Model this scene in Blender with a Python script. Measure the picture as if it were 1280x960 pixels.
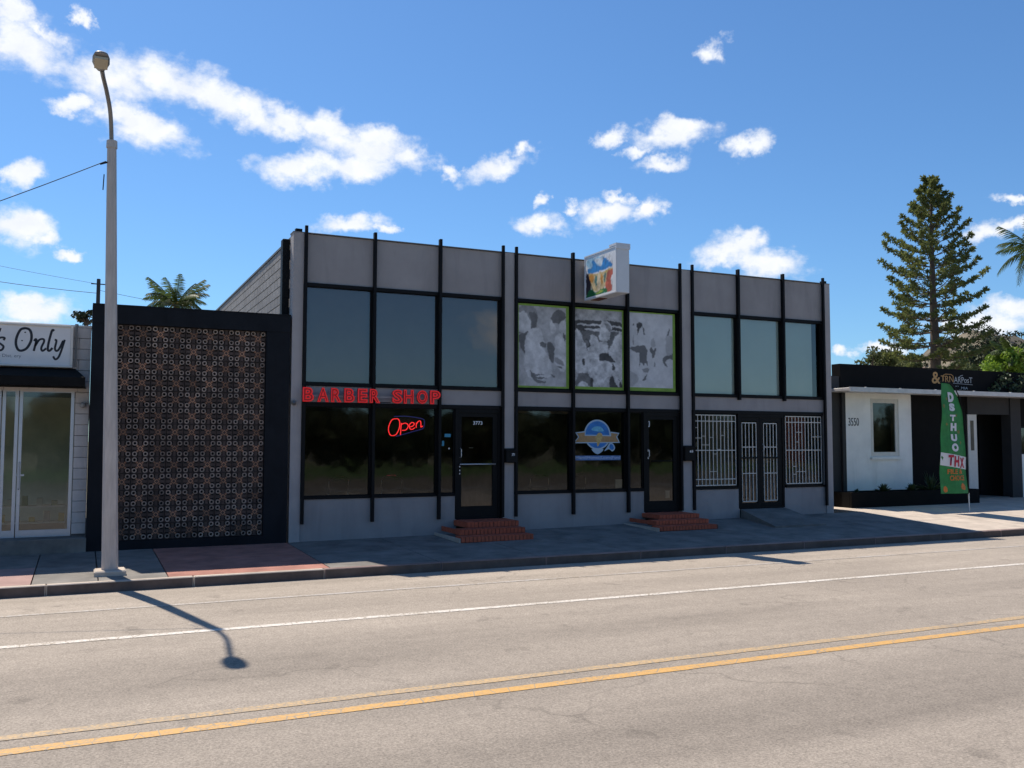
import bpy, bmesh, math, random
from mathutils import Vector, Matrix, Euler
random.seed(7)
sc = bpy.context.scene
for o in list(bpy.data.objects): bpy.data.objects.remove(o)
COL = sc.collection

# ------------------------------------------------------------ camera
cam_d = bpy.data.cameras.new('camera'); cam = bpy.data.objects.new('camera', cam_d); COL.objects.link(cam)
cam_d.sensor_width = 36; cam_d.lens = 1145/1280*36; cam_d.clip_end = 6000; cam_d.clip_start = .1
cr = Vector((0.90536763, -0.42462429, 0.00191604)); cu = Vector((-0.0284973, -0.05625752, 0.99800952)); cf = Vector((0.42367129, 0.90362011, 0.06303438))
cam.matrix_world = Matrix(((cr.x, cu.x, -cf.x, 0), (cr.y, cu.y, -cf.y, -18.4), (cr.z, cu.z, -cf.z, 2.0), (0, 0, 0, 1)))
sc.camera = cam
sc.render.resolution_x = 1024; sc.render.resolution_y = 768

# ------------------------------------------------------------ light
SUN = Vector((-.17, .65, 1.0)).normalized()
sd = bpy.data.lights.new('sun', 'SUN'); sd.energy = 4.7; sd.angle = math.radians(.5); sd.color = (1, .91, .79)
so = bpy.data.objects.new('sun', sd); COL.objects.link(so); so.location = (0, 0, 40)
so.rotation_euler = (-SUN).to_track_quat('-Z', 'Y').to_euler()
sc.view_settings.view_transform = 'Standard'; sc.view_settings.look = 'None'
sc.view_settings.exposure = 0.3; sc.view_settings.gamma = 1

# ------------------------------------------------------------ sky
CLOUDS = [(-0.0659, 0.3726, 0.0432, 0.0229, 0.0036), (-0.0491, 0.384, 0.02924, 0.0102, -0.3317), (-0.0736, 0.3946, 0.0227, 0.0158, -0.1623), (-0.0098, 0.4022, 0.01216, 0.006, -0.362), (0.0177, 0.3507, 0.0468, 0.0225, 0.0003), (0.067, 0.359, 0.0515, 0.023, -0.0819), (0.1124, 0.3509, 0.0493, 0.0221, -0.2016), (0.1558, 0.3399, 0.0419, 0.0194, -0.3203), (0.1892, 0.3295, 0.0312, 0.0138, -0.295), (0.0506, 0.3101, 0.0473, 0.0188, -0.1691), (-0.017, 0.3268, 0.02214, 0.00832, 0.0062), (0.026, 0.3236, 0.0306, 0.0165, 0.1284), (0.2358, 0.3289, 0.0355, 0.0163, -0.2383), (0.2722, 0.3133, 0.0609, 0.0212, -0.056), (0.2043, 0.285, 0.0424, 0.0146, 0.0269), (0.3246, 0.305, 0.0299, 0.014, -0.0676), (0.2535, 0.2928, 0.0608, 0.0147, 0.045), (0.2877, 0.3238, 0.0348, 0.0131, -0.1203), (0.2629, 0.2339, 0.0363, 0.01, 0.1054), (0.2975, 0.2301, 0.0173, 0.0059, -0.1384), (0.3715, 0.2898, 0.015, 0.0083, -0.1458), (0.422, 0.2946, 0.0371, 0.0134, 0.2945), (0.4513, 0.3128, 0.0195, 0.0074, 0.1564), (0.5461, 0.3243, 0.019, 0.0091, 0.2919), (0.6098, 0.3217, 0.0443, 0.0138, 0.0737), (0.6228, 0.3306, 0.0343, 0.0096, -0.0607), (0.6052, 0.2952, 0.0274, 0.0082, 0.0835), (0.6947, 0.31, 0.0245, 0.0097, 0.158), (0.6563, 0.4025, 0.0185, 0.0101, 0.0748), (0.5793, 0.3085, 0.0216, 0.0066, 0.1214), (0.4699, 0.2612, 0.0122, 0.0068, 0.4943), (0.469, 0.236, 0.0283, 0.0119, -0.0083), (0.5053, 0.2525, 0.0123, 0.0059, -0.0159), (0.5439, 0.245, 0.0349, 0.0143, -0.0272), (0.5858, 0.2489, 0.0171, 0.0119, 0.3039), (0.5545, 0.2615, 0.0175, 0.0067, -0.1954), (0.6764, 0.201, 0.0395, 0.0168, 0.0904), (0.7093, 0.1886, 0.0455, 0.0166, -0.1587), (0.6638, 0.1932, 0.0333, 0.0101, -0.0444), (0.689, 0.2087, 0.0248, 0.0116, -0.0524), (0.9226, 0.2045, 0.0258, 0.0092, 0.1258), (0.9488, 0.2301, 0.0232, 0.0051, -0.2737), (0.9413, 0.2063, 0.02, 0.0068, 0.1819), (0.9271, 0.1168, 0.0415, 0.0154, 0.0167), (0.9477, 0.1262, 0.0265, 0.0137, -0.0691), (0.8886, 0.1174, 0.024, 0.0078, -0.0554), (0.7852, 0.0953, 0.0139, 0.0057, -0.0328), (0.8258, 0.098, 0.0253, 0.0057, -0.0389), (-0.0596, 0.2508, 0.0199, 0.0117, 0.3121), (-0.058, 0.2037, 0.0289, 0.0198, -0.165), (-0.039, 0.1943, 0.0182, 0.0092, -0.0936), (-0.0139, 0.1828, 0.0144, 0.0047, 0.0874), (-0.0486, 0.1259, 0.0393, 0.0154, 0.0656), (-0.0544, 0.1355, 0.0236, 0.0107, 0.0723), (-0.0705, 0.1076, 0.0412, 0.0122, 0.0595)]
w = bpy.data.worlds.new('World'); sc.world = w; w.use_nodes = True
nt = w.node_tree; N = nt.nodes; L = nt.links; N.clear()
def nd(t, tree=None, **k):
    n = (tree or nt).nodes.new(t)
    for a, b in k.items(): setattr(n, a, b)
    return n
def mth(op, a, b=None, c=None, clamp=False):
    n = nd('ShaderNodeMath', operation=op); n.use_clamp = clamp
    for i, v in enumerate((a, b, c)):
        if v is None: continue
        if isinstance(v, (int, float)): n.inputs[i].default_value = v
        else: L.new(v, n.inputs[i])
    return n.outputs[0]
sky = nd('ShaderNodeTexSky', sky_type='NISHITA'); sky.sun_disc = False
sky.sun_elevation = math.asin(SUN.z); sky.sun_rotation = math.atan2(SUN.x, SUN.y) % (2*math.pi)
sky.altitude = 10; sky.air_density = 1.0; sky.dust_density = .3; sky.ozone_density = 3.0
hs = nd('ShaderNodeHueSaturation'); hs.inputs['Saturation'].default_value = 1.0; hs.inputs['Value'].default_value = 1.0
tn_ = nd('ShaderNodeMixRGB', blend_type='MULTIPLY'); tn_.inputs[0].default_value = 1; tn_.inputs[2].default_value = (.59, .86, 1.09, 1)
L.new(sky.outputs[0], tn_.inputs[1]); L.new(tn_.outputs[0], hs.inputs['Color'])
tc = nd('ShaderNodeTexCoord'); sp = nd('ShaderNodeSeparateXYZ'); L.new(tc.outputs['Generated'], sp.inputs[0])
az = mth('ARCTAN2', sp.outputs[0], sp.outputs[1]); el = mth('ARCSINE', sp.outputs[2])
cb = nd('ShaderNodeCombineXYZ'); L.new(az, cb.inputs[0]); L.new(el, cb.inputs[1])
# domain warp for ragged cloud outlines
wn = nd('ShaderNodeTexNoise'); wn.inputs['Scale'].default_value = 34; wn.inputs['Detail'].default_value = 5; wn.inputs['Roughness'].default_value = .62
L.new(cb.outputs[0], wn.inputs['Vector'])
vs = nd('ShaderNodeVectorMath', operation='SUBTRACT'); L.new(wn.outputs['Color'], vs.inputs[0]); vs.inputs[1].default_value = (.5, .5, .5)
vm = nd('ShaderNodeVectorMath', operation='MULTIPLY'); L.new(vs.outputs[0], vm.inputs[0]); vm.inputs[1].default_value = (.062, .036, 0)
va = nd('ShaderNodeVectorMath', operation='ADD'); L.new(cb.outputs[0], va.inputs[0]); L.new(vm.outputs[0], va.inputs[1])
rc = random.Random(3)
more = []
for i in range(26):        # the sky goes on the same way all round
    a0 = rc.uniform(1.25, 5.9); e0 = rc.uniform(.1, .55)
    if a0 > math.pi: a0 -= 2*math.pi
    if abs(a0) > 3.0: a0 = 2.6
    for k in range(2): more.append((a0+rc.uniform(-.05, .05), e0+rc.uniform(-.012, .012), rc.uniform(.03, .07), rc.uniform(.012, .024), rc.uniform(-.3, .3)))
acc = None
for (a0, e0, ra, rb, ro) in list(CLOUDS)+more:
    mp = nd('ShaderNodeMapping', vector_type='TEXTURE')
    mp.inputs['Location'].default_value = (a0, e0, 0); mp.inputs['Rotation'].default_value = (0, 0, ro)
    mp.inputs['Scale'].default_value = (ra*1.62, rb*1.62, 1)
    L.new(va.outputs[0], mp.inputs['Vector'])
    g = nd('ShaderNodeTexGradient', gradient_type='SPHERICAL'); L.new(mp.outputs[0], g.inputs[0])
    acc = g.outputs['Fac'] if acc is None else mth('MAXIMUM', acc, g.outputs['Fac'])
fn = nd('ShaderNodeTexNoise'); fn.inputs['Scale'].default_value = 26; fn.inputs['Detail'].default_value = 8; fn.inputs['Roughness'].default_value = .6
mps = nd('ShaderNodeMapping'); mps.inputs['Scale'].default_value = (1, 1.7, 1); mps.inputs['Rotation'].default_value = (0, 0, .35)
L.new(cb.outputs[0], mps.inputs['Vector']); L.new(mps.outputs[0], fn.inputs['Vector'])
dn = mth('ADD', acc, mth('MULTIPLY', mth('SUBTRACT', fn.outputs['Fac'], .5), 1.15))
dn = mth('MULTIPLY', dn, mth('MINIMUM', mth('MULTIPLY', acc, 8), 1))
mr = nd('ShaderNodeMapRange', interpolation_type='SMOOTHSTEP'); L.new(dn, mr.inputs[0])
mr.inputs[1].default_value = .17; mr.inputs[2].default_value = .85; mr.inputs[3].default_value = 0; mr.inputs[4].default_value = 1
cfac = mr.outputs[0]
# cloud brightness: bright rims, slightly greyer bellies
sh = nd('ShaderNodeTexNoise'); sh.inputs['Scale'].default_value = 40; sh.inputs['Detail'].default_value = 3; L.new(va.outputs[0], sh.inputs['Vector'])
cr_ = nd('ShaderNodeMixRGB'); L.new(sh.outputs['Fac'], cr_.inputs[0])
cr_.inputs[1].default_value = (6.6, 7.0, 7.8, 1); cr_.inputs[2].default_value = (9.0, 9.1, 9.3, 1)
mx = nd('ShaderNodeMixRGB'); L.new(cfac, mx.inputs[0]); L.new(hs.outputs[0], mx.inputs[1]); L.new(cr_.outputs[0], mx.inputs[2])
bg = nd('ShaderNodeBackground'); bg.inputs['Strength'].default_value = .1; L.new(mx.outputs[0], bg.inputs['Color'])
wo = nd('ShaderNodeOutputWorld'); L.new(bg.outputs[0], wo.inputs[0])
w.cycles.sampling_method = 'MANUAL'; w.cycles.sample_map_resolution = 512

# ------------------------------------------------------------ materials
MATS = {}
def s2l(c): return tuple((v/255/12.92 if v/255 <= .04045 else ((v/255+.055)/1.055)**2.4) for v in c)
def mat(name, col, rough=.7, var=.0, scale=8, bump=0, bscale=None, metal=0, rnd=0, spec=.5, emit=None, coord='pos', streak=0, stretch=None):
    if name in MATS: return MATS[name]
    m = bpy.data.materials.new(name); m.use_nodes = True; t = m.node_tree; nn = t.nodes; ll = t.links
    b = nn['Principled BSDF']; b.inputs['Roughness'].default_value = rough; b.inputs['Metallic'].default_value = metal
    b.inputs['Specular IOR Level'].default_value = spec
    b.inputs['Base Color'].default_value = (*col, 1)
    if coord == 'pos': src = nn.new('ShaderNodeNewGeometry').outputs['Position']
    else: src = nn.new('ShaderNodeTexCoord').outputs['Object']
    if stretch:
        mpn = nn.new('ShaderNodeMapping'); mpn.inputs['Scale'].default_value = stretch; ll.new(src, mpn.inputs[0]); src = mpn.outputs[0]
    if var or rnd:
        hsn = nn.new('ShaderNodeHueSaturation'); hsn.inputs['Color'].default_value = (*col, 1)
        val = None
        if var:
            n1 = nn.new('ShaderNodeTexNoise'); n1.inputs['Scale'].default_value = scale; n1.inputs['Detail'].default_value = 8; n1.inputs['Roughness'].default_value = .65
            ll.new(src, n1.inputs['Vector'])
            r = nn.new('ShaderNodeMapRange'); r.inputs[1].default_value = .3; r.inputs[2].default_value = .7; r.inputs[3].default_value = 1-var; r.inputs[4].default_value = 1+var
            ll.new(n1.outputs['Fac'], r.inputs[0]); val = r.outputs[0]
        if streak:
            m3 = nn.new('ShaderNodeMapping'); m3.inputs['Scale'].default_value = (3.1, 3.1, .5); ll.new(src, m3.inputs[0])
            n3 = nn.new('ShaderNodeTexNoise'); n3.inputs['Scale'].default_value = 1; n3.inputs['Detail'].default_value = 4; n3.inputs['Roughness'].default_value = .6; n3.inputs['Distortion'].default_value = .6; ll.new(m3.outputs[0], n3.inputs['Vector'])
            r3 = nn.new('ShaderNodeMapRange'); r3.inputs[1].default_value = .50; r3.inputs[2].default_value = .78; r3.inputs[3].default_value = 1; r3.inputs[4].default_value = 1-streak; ll.new(n3.outputs['Fac'], r3.inputs[0])
            n4 = nn.new('ShaderNodeTexNoise'); n4.inputs['Scale'].default_value = .9; n4.inputs['Detail'].default_value = 7; ll.new(src, n4.inputs['Vector'])
            r4 = nn.new('ShaderNodeMapRange'); r4.inputs[1].default_value = .35; r4.inputs[2].default_value = .65; r4.inputs[3].default_value = 1-streak*.4; r4.inputs[4].default_value = 1+streak*.4; ll.new(n4.outputs['Fac'], r4.inputs[0])
            q3 = nn.new('ShaderNodeMath'); q3.operation = 'MULTIPLY'; ll.new(r3.outputs[0], q3.inputs[0]); ll.new(r4.outputs[0], q3.inputs[1])
            q4 = nn.new('ShaderNodeMath'); q4.operation = 'MULTIPLY'; ll.new(q3.outputs[0], q4.inputs[0]); ll.new(val, q4.inputs[1]); val = q4.outputs[0]
        if rnd:
            oi = nn.new('ShaderNodeObjectInfo'); r2 = nn.new('ShaderNodeMapRange'); r2.inputs[3].default_value = 1-rnd; r2.inputs[4].default_value = 1+rnd
            ll.new(oi.outputs['Random'], r2.inputs[0])
            if val is not None:
                q = nn.new('ShaderNodeMath'); q.operation = 'MULTIPLY'; ll.new(val, q.inputs[0]); ll.new(r2.outputs[0], q.inputs[1]); val = q.outputs[0]
            else: val = r2.outputs[0]
        ll.new(val, hsn.inputs['Value']); ll.new(hsn.outputs[0], b.inputs['Base Color'])
    if bump:
        n2 = nn.new('ShaderNodeTexNoise'); n2.inputs['Scale'].default_value = bscale or 60; n2.inputs['Detail'].default_value = 4; ll.new(src, n2.inputs['Vector'])
        bp = nn.new('ShaderNodeBump'); bp.inputs['Strength'].default_value = bump; bp.inputs['Distance'].default_value = .01
        ll.new(n2.outputs['Fac'], bp.inputs['Height']); ll.new(bp.outputs[0], b.inputs['Normal'])
    if emit: b.inputs['Emission Color'].default_value = (*emit[0], 1); b.inputs['Emission Strength'].default_value = emit[1]
    MATS[name] = m; return m

def glass(name, tint, refl=1.6, rough=.0, wav=.0016):
    m = bpy.data.materials.new(name); m.use_nodes = True; t = m.node_tree; nn = t.nodes; ll = t.links; nn.clear()
    fr = nn.new('ShaderNodeFresnel'); fr.inputs[0].default_value = 1.5
    ml = nn.new('ShaderNodeMath'); ml.operation = 'MULTIPLY'; ml.use_clamp = True; ll.new(fr.outputs[0], ml.inputs[0]); ml.inputs[1].default_value = refl
    tr = nn.new('ShaderNodeBsdfTransparent'); tr.inputs[0].default_value = (*tint, 1)
    gl = nn.new('ShaderNodeBsdfGlossy'); gl.inputs['Roughness'].default_value = rough; gl.inputs['Color'].default_value = (.95, .97, 1, 1)
    g = nn.new('ShaderNodeNewGeometry'); n = nn.new('ShaderNodeTexNoise'); n.inputs['Scale'].default_value = 1.6; ll.new(g.outputs['Position'], n.inputs['Vector'])
    bp = nn.new('ShaderNodeBump'); bp.inputs['Strength'].default_value = 1; bp.inputs['Distance'].default_value = wav; ll.new(n.outputs['Fac'], bp.inputs['Height']); ll.new(bp.outputs[0], gl.inputs['Normal'])
    mxn = nn.new('ShaderNodeMixShader'); ll.new(ml.outputs[0], mxn.inputs[0]); ll.new(tr.outputs[0], mxn.inputs[1]); ll.new(gl.outputs[0], mxn.inputs[2])
    o = nn.new('ShaderNodeOutputMaterial'); ll.new(mxn.outputs[0], o.inputs[0]); return m

# ------------------------------------------------------------ helpers
def origin(o):
    v = Vector((0, 0, 0))
    while o is not None: v = v+o.location; o = o.parent
    return v
class MB:
    def __init__(s): s.v = []; s.f = []; s.m = []; s.k = 0
    def face(s, pts):
        b = len(s.v); s.v += [tuple(p) for p in pts]; s.f.append(tuple(range(b, b+len(pts)))); s.m.append(s.k)
    def hexa(s, p):   # 8 points: bottom 4 (ccw seen from above), top 4
        b = len(s.v); s.v += [tuple(q) for q in p]
        for f in ((3, 2, 1, 0), (4, 5, 6, 7), (0, 1, 5, 4), (1, 2, 6, 5), (2, 3, 7, 6), (3, 0, 4, 7)):
            s.f.append(tuple(b+i for i in f)); s.m.append(s.k)
    def box(s, x0, x1, y0, y1, z0, z1):
        s.hexa([(x0, y0, z0), (x1, y0, z0), (x1, y1, z0), (x0, y1, z0), (x0, y0, z1), (x1, y0, z1), (x1, y1, z1), (x0, y1, z1)])
    def tube(s, pts, r, n=8, caps=True):
        pts = [Vector(p) for p in pts]; rs = r if isinstance(r, (list, tuple)) else [r]*len(pts)
        b = len(s.v); up = Vector((0, 0, 1))
        for i, p in enumerate(pts):
            d = (pts[min(i+1, len(pts)-1)]-pts[max(i-1, 0)]).normalized()
            ref = up if abs(d.z) < .93 else Vector((0, 1, 0))
            a = d.cross(ref).normalized(); c = a.cross(d).normalized()
            for j in range(n):
                t = 2*math.pi*j/n; s.v.append(tuple(p+(a*math.cos(t)+c*math.sin(t))*rs[i]))
        for i in range(len(pts)-1):
            for j in range(n):
                s.f.append((b+i*n+j, b+i*n+(j+1) % n, b+(i+1)*n+(j+1) % n, b+(i+1)*n+j)); s.m.append(s.k)
        if caps:
            s.f.append(tuple(b+j for j in range(n))[::-1]); s.m.append(s.k)
            s.f.append(tuple(b+(len(pts)-1)*n+j for j in range(n))); s.m.append(s.k)
    def prism(s, poly, y0, y1):   # polygon in XZ, extruded along Y
        n = len(poly); b = len(s.v)
        s.v += [(p[0], y0, p[1]) for p in poly]+[(p[0], y1, p[1]) for p in poly]
        s.f.append(tuple(range(b, b+n))); s.m.append(s.k); s.f.append(tuple(range(b+2*n-1, b+n-1, -1))); s.m.append(s.k)
        for i in range(n):
            j = (i+1) % n; s.f.append((b+j, b+i, b+n+i, b+n+j)); s.m.append(s.k)
    def mesh(s, name, mats, off=Vector((0, 0, 0)), smooth=False, bevel=0):
        me = bpy.data.meshes.new(name)
        me.from_pydata([(v[0]-off[0], v[1]-off[1], v[2]-off[2]) for v in s.v], [], s.f)
        for m in (mats if isinstance(mats, (list, tuple)) else [mats]): me.materials.append(m)
        me.polygons.foreach_set('material_index', s.m)
        if smooth: me.polygons.foreach_set('use_smooth', [True]*len(s.f))
        me.update()
        bm = bmesh.new(); bm.from_mesh(me)
        if len(s.f) > 1: bmesh.ops.recalc_face_normals(bm, faces=bm.faces)
        if bevel: bmesh.ops.bevel(bm, geom=list(bm.edges), offset=bevel, segments=1, affect='EDGES')
        bm.to_mesh(me); bm.free()
        return me
    def build(s, name, mats, parent=None, loc=None, smooth=False, bevel=0, raw=False):
        """geometry given in world coordinates; loc = where a top-level object's origin goes"""
        off = origin(parent) if parent else Vector(loc or (0, 0, 0))
        me = bpy.data.meshes.new(name) if False else s.mesh(name, mats, off, smooth, bevel)
        o = bpy.data.objects.new(name, me); COL.objects.link(o)
        if parent: o.parent = parent
        else: o.location = off
        return o
def BX(name, m, parent, *a, bevel=0, loc=None):
    b = MB(); b.box(*a); return b.build(name, m, parent, loc=loc, bevel=bevel)
def thing(name, label, cat, loc=(0, 0, 0), group=None, rz=0):
    o = bpy.data.objects.new(name, None); COL.objects.link(o); o.location = loc; o.rotation_euler = (0, 0, rz)
    o.empty_display_size = .2; o['label'] = label; o['category'] = cat
    if group: o['group'] = group
    return o
def tag(o, label=None, cat=None, group=None, kind=None):
    if label: o['label'] = label
    if cat: o['category'] = cat
    if group: o['group'] = group
    if kind: o['kind'] = kind
    return o
def inst(name, me, parent, loc, rot=(0, 0, 0), scale=(1, 1, 1)):
    o = bpy.data.objects.new(name, me); COL.objects.link(o); o.parent = parent; o.location = loc; o.rotation_euler = rot; o.scale = scale
    return o
def kids(o): return [c for c in bpy.data.objects if c.parent is o]
def copy_tree(o, parent=None):
    c = o.copy(); COL.objects.link(c); c.parent = parent
    for ch in kids(o): copy_tree(ch, c)
    return c
def spline(pts, n=6, closed=False):
    out = []; P = [Vector((*p, 0)) if len(p) == 2 else Vector(p) for p in pts]; m = len(P)
    rng = range(m) if closed else range(m-1)
    for i in rng:
        if closed: p0, p1, p2, p3 = P[i-1], P[i], P[(i+1) % m], P[(i+2) % m]
        else: p0, p1, p2, p3 = P[max(i-1, 0)], P[i], P[i+1], P[min(i+2, m-1)]
        for k in range(n):
            t = k/n
            out.append(.5*((2*p1)+(p2-p0)*t+(2*p0-5*p1+4*p2-p3)*t*t+(3*p1-p0-3*p2+p3)*t**3))
    if not closed: out.append(P[-1])
    return out
def text_mesh(txt, x0, x1, z0, z1, y, extrude=.0, offset=0.0, outline=0, m=None, shear=0, spacing=1):
    """text standing in the XZ plane facing -y, fitted to a box; returns a mesh in world coordinates"""
    c = bpy.data.curves.new('lettering', 'FONT'); c.body = txt; c.size = 1; c.offset = offset; c.extrude = extrude/max(.01, (z1-z0)); c.shear = shear; c.space_character = spacing
    c.resolution_u = 3
    if outline: c.fill_mode = 'NONE'; c.bevel_depth = outline/max(.01, (z1-z0)); c.bevel_resolution = 1; c.extrude = 0
    o = bpy.data.objects.new('lettering', c); COL.objects.link(o)
    dg = bpy.context.evaluated_depsgraph_get(); me = bpy.data.meshes.new_from_object(o.evaluated_get(dg))
    COL.objects.unlink(o); bpy.data.objects.remove(o); bpy.data.curves.remove(c)
    xs = [v.co.x for v in me.vertices]; ys = [v.co.y for v in me.vertices]
    ax, bx, ay, by = min(xs), max(xs), min(ys), max(ys)
    for v in me.vertices:
        v.co = ((v.co.x-ax)/(bx-ax)*(x1-x0)+x0, y-v.co.z*(z1-z0), (v.co.y-ay)/(by-ay)*(z1-z0)+z0)
    me.materials.clear()
    if m: me.materials.append(m)
    return me
def add_mesh(name, me, parent, loc=None):
    off = origin(parent) if parent else Vector(loc or (0, 0, 0))
    for v in me.vertices: v.co = v.co-off
    o = bpy.data.objects.new(name, me); COL.objects.link(o)
    if parent: o.parent = parent
    else: o.location = off
    return o
def TXT(name, txt, x0, x1, z0, z1, y, m, parent, **k): return add_mesh(name, text_mesh(txt, x0, x1, z0, z1, y, m=m, **k), parent)
def ribbon(mb, pts, wd, y, flat=False):
    """brush stroke in XZ: flat ribbon of varying width"""
    n = len(pts); ws = wd if isinstance(wd, (list, tuple)) else [wd]*n
    if len(ws) != n: ws = [ws[0]+(ws[-1]-ws[0])*i/(n-1) for i in range(n)]
    Lf = []; Rt = []
    for i in range(n):
        d = (pts[min(i+1, n-1)]-pts[max(i-1, 0)]); d.z = 0; d.normalize(); q = Vector((-d.y, d.x, 0))*ws[i]/2
        Lf.append(pts[i]+q); Rt.append(pts[i]-q)
    for i in range(n-1):
        mb.face([(Lf[i].x, y, Lf[i].y), (Lf[i+1].x, y, Lf[i+1].y), (Rt[i+1].x, y, Rt[i+1].y), (Rt[i].x, y, Rt[i].y)])
# ------------------------------------------------------------ surfaces
M_st = mat('grey_stucco', (.325, .295, .285), .85, .07, 1.6, .25, 90, streak=.17)
M_pil = mat('grey_stucco_light', (.40, .365, .35), .85, .07, 2, .25, 90, streak=.17)
M_fin = mat('black_metal', (.007, .007, .008), .55, .2, 6, spec=.15)
M_blk = mat('black_paint', (.009, .009, .009), .6, .2, 5, spec=.15)
M_navy = mat('navy_black_paint', (.012, .0135, .017), .6, .18, 2.5, .1, 40, spec=.12, streak=.3)
M_cmu = mat('grey_block', (.27, .255, .245), .95, .12, 4, .6, 60, rnd=.12)
M_mort = mat('mortar', (.16, .15, .145), .95, .1, 8)
M_cmuw = mat('white_block', (.60, .56, .53), .9, .1, 5, .4, 60, rnd=.04)
M_white = mat('white_paint', (.90, .87, .83), .8, .04, 3, .2, 50, streak=.14)
M_whm = mat('white_metal', (.66, .62, .56), .4, .06, 8)
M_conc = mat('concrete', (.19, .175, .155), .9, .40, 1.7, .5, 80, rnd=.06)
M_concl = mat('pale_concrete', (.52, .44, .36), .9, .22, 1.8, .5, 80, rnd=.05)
M_red = mat('red_concrete', (.36, .16, .12), .9, .34, 2.2, .4, 80)
M_pink = mat('faded_red_concrete', (.38, .24, .21), .9, .2, 1.8, .4, 80)
M_kerb = mat('kerb_concrete', (.27, .19, .165), .9, .3, 1.5, .6, 60, rnd=.1)
M_brick = mat('red_brick', (.44, .10, .05), .85, .25, 14, .4, 90, rnd=.1)
M_bmort = mat('brick_mortar', (.12, .05, .035), .9, .1, 10)
M_int = mat('dark_interior', (.13, .115, .085), .9, .3, 2)
M_intf = mat('interior_floor', (.10, .085, .07), .5, .2, 3)
M_chrome = mat('chrome', (.6, .6, .6), .2, metal=1)
M_alu = mat('aluminium', (.55, .56, .58), .38, .05, 8, metal=.6)
M_pole = mat('pole_concrete', (.50, .45, .41), .9, .16, 5, .4, 70, stretch=(3, 3, .5))
M_galv = mat('galvanised_steel', (.22, .215, .21), .5, .1, 8, metal=.5)
M_soil = mat('soil', (.05, .035, .025), .95, .3, 20)
M_roof = mat('roof_membrane', (.30, .29, .28), .9, .1, 3)
G_dark = glass('shop_glass', (.48, .47, .40), 1.65, rough=.045, wav=.003)
G_up = glass('upper_glass', (.72, .75, .78), 2.0)
G_left = glass('left_shop_glass', (.80, .82, .72), 2.3, rough=.05, wav=.003); G_frost = glass('frost_glass', (.95, .97, .97), 2.0)

M_kf = mat('shaded_stained_kerb_face', (.12, .09, .075), .95, .35, 2.2, .5, 60)  # street side of the kerb: shade put into the colour, along with stains
# ------------------------------------------------------------ ground, road, pavement
def gz(x):
    P = [(-60, .0), (3.75, .01), (7, .03), (12, .10), (18, .15), (24, .17), (120, .2)]
    for (a, za), (b, zb) in zip(P, P[1:]):
        if x <= b: return za+(zb-za)*max(0, (x-a)/(b-a))
    return .2
def sw(x, y): # pavement height
    return gz(x)+(-.05-gz(x))*(-y/3.5) if y < 0 else gz(x)+.01*y
def grid_ground():
    b = MB(); xs = [-2500, -300, -60, 120, 600, 2500]; ys = [-2500, -300, -60, -22, 60, 300, 3000]
    for i in range(len(xs)-1):
        for j in range(len(ys)-1):
            b.face([(xs[i], ys[j], -.34), (xs[i+1], ys[j], -.34), (xs[i+1], ys[j+1], -.34), (xs[i], ys[j+1], -.34)])
    g = b.build('ground', mat('dry_ground', (.17, .15, .09), .95, .25, .05)); tag(g, kind='structure')
grid_ground()
# asphalt with aggregate, tyre tracks and patches
ma = bpy.data.materials.new('asphalt'); ma.use_nodes = True; t = ma.node_tree; nn = t.nodes; ll = t.links; bs = nn['Principled BSDF']
geo = nn.new('ShaderNodeNewGeometry'); sx = nn.new('ShaderNodeSeparateXYZ'); ll.new(geo.outputs['Position'], sx.inputs[0])
def tn(scale, detail, rough=.6, stretch=None, tree=t, src=None):
    n = tree.nodes.new('ShaderNodeTexNoise'); n.inputs['Scale'].default_value = scale; n.inputs['Detail'].default_value = detail; n.inputs['Roughness'].default_value = rough
    s_ = src or geo.outputs['Position']
    if stretch:
        mpn = tree.nodes.new('ShaderNodeMapping'); mpn.inputs['Scale'].default_value = stretch; tree.links.new(s_, mpn.inputs[0]); s_ = mpn.outputs[0]
    tree.links.new(s_, n.inputs['Vector']); return n.outputs['Fac']
def tm(op, a, b=None, tree=t, clamp=False):
    n = tree.nodes.new('ShaderNodeMath'); n.operation = op; n.use_clamp = clamp
    for i, v in enumerate((a, b)):
        if v is None: continue
        if isinstance(v, (int, float)): n.inputs[i].default_value = v
        else: tree.links.new(v, n.inputs[i])
    return n.outputs[0]
def rmp(v, a, b, c, d, tree=t):
    n = tree.nodes.new('ShaderNodeMapRange'); tree.links.new(v, n.inputs[0])
    for i, q in enumerate((a, b, c, d)): n.inputs[i+1].default_value = q
    return n.outputs[0]
fine = rmp(tn(48, 3, .8), .3, .7, .62, 1.38); mid = rmp(tn(9, 4), .3, .7, .93, 1.07); lng = rmp(tn(1, 5, .6, (.12, 1.3, 1)), .3, .7, .86, 1.10)
big = rmp(tn(.35, 3), .3, .7, .95, 1.06)
spk = rmp(tn(110, 2, .6), .60, .72, 1, .55); gr = rmp(tn(80, 2, .5, (1.1, 1, 1)), .62, .74, 1, 1.35)
wob = tm('MULTIPLY', tm('SUBTRACT', tn(.5, 3), .5), .5)
yy = tm('ADD', sx.outputs[1], wob)
trk = None
for c0, w0, a0 in ((-9.05, .5, .13), (-6.4, .35, .05), (-12.75, .55, .12), (-4.1, .35, .10), (-15.3, .5, .10)):
    d = tm('DIVIDE', tm('SUBTRACT', yy, c0), w0); g_ = tm('MULTIPLY', tm('POWER', 2.718, tm('MULTIPLY', tm('MULTIPLY', d, d), -1)), a0)
    trk = g_ if trk is None else tm('ADD', trk, g_)
trk = tm('SUBTRACT', 1, tm('MULTIPLY', trk, rmp(tn(1.2, 5, .7, (.3, 1, 1)), .35, .65, .3, 1.5)))
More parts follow.
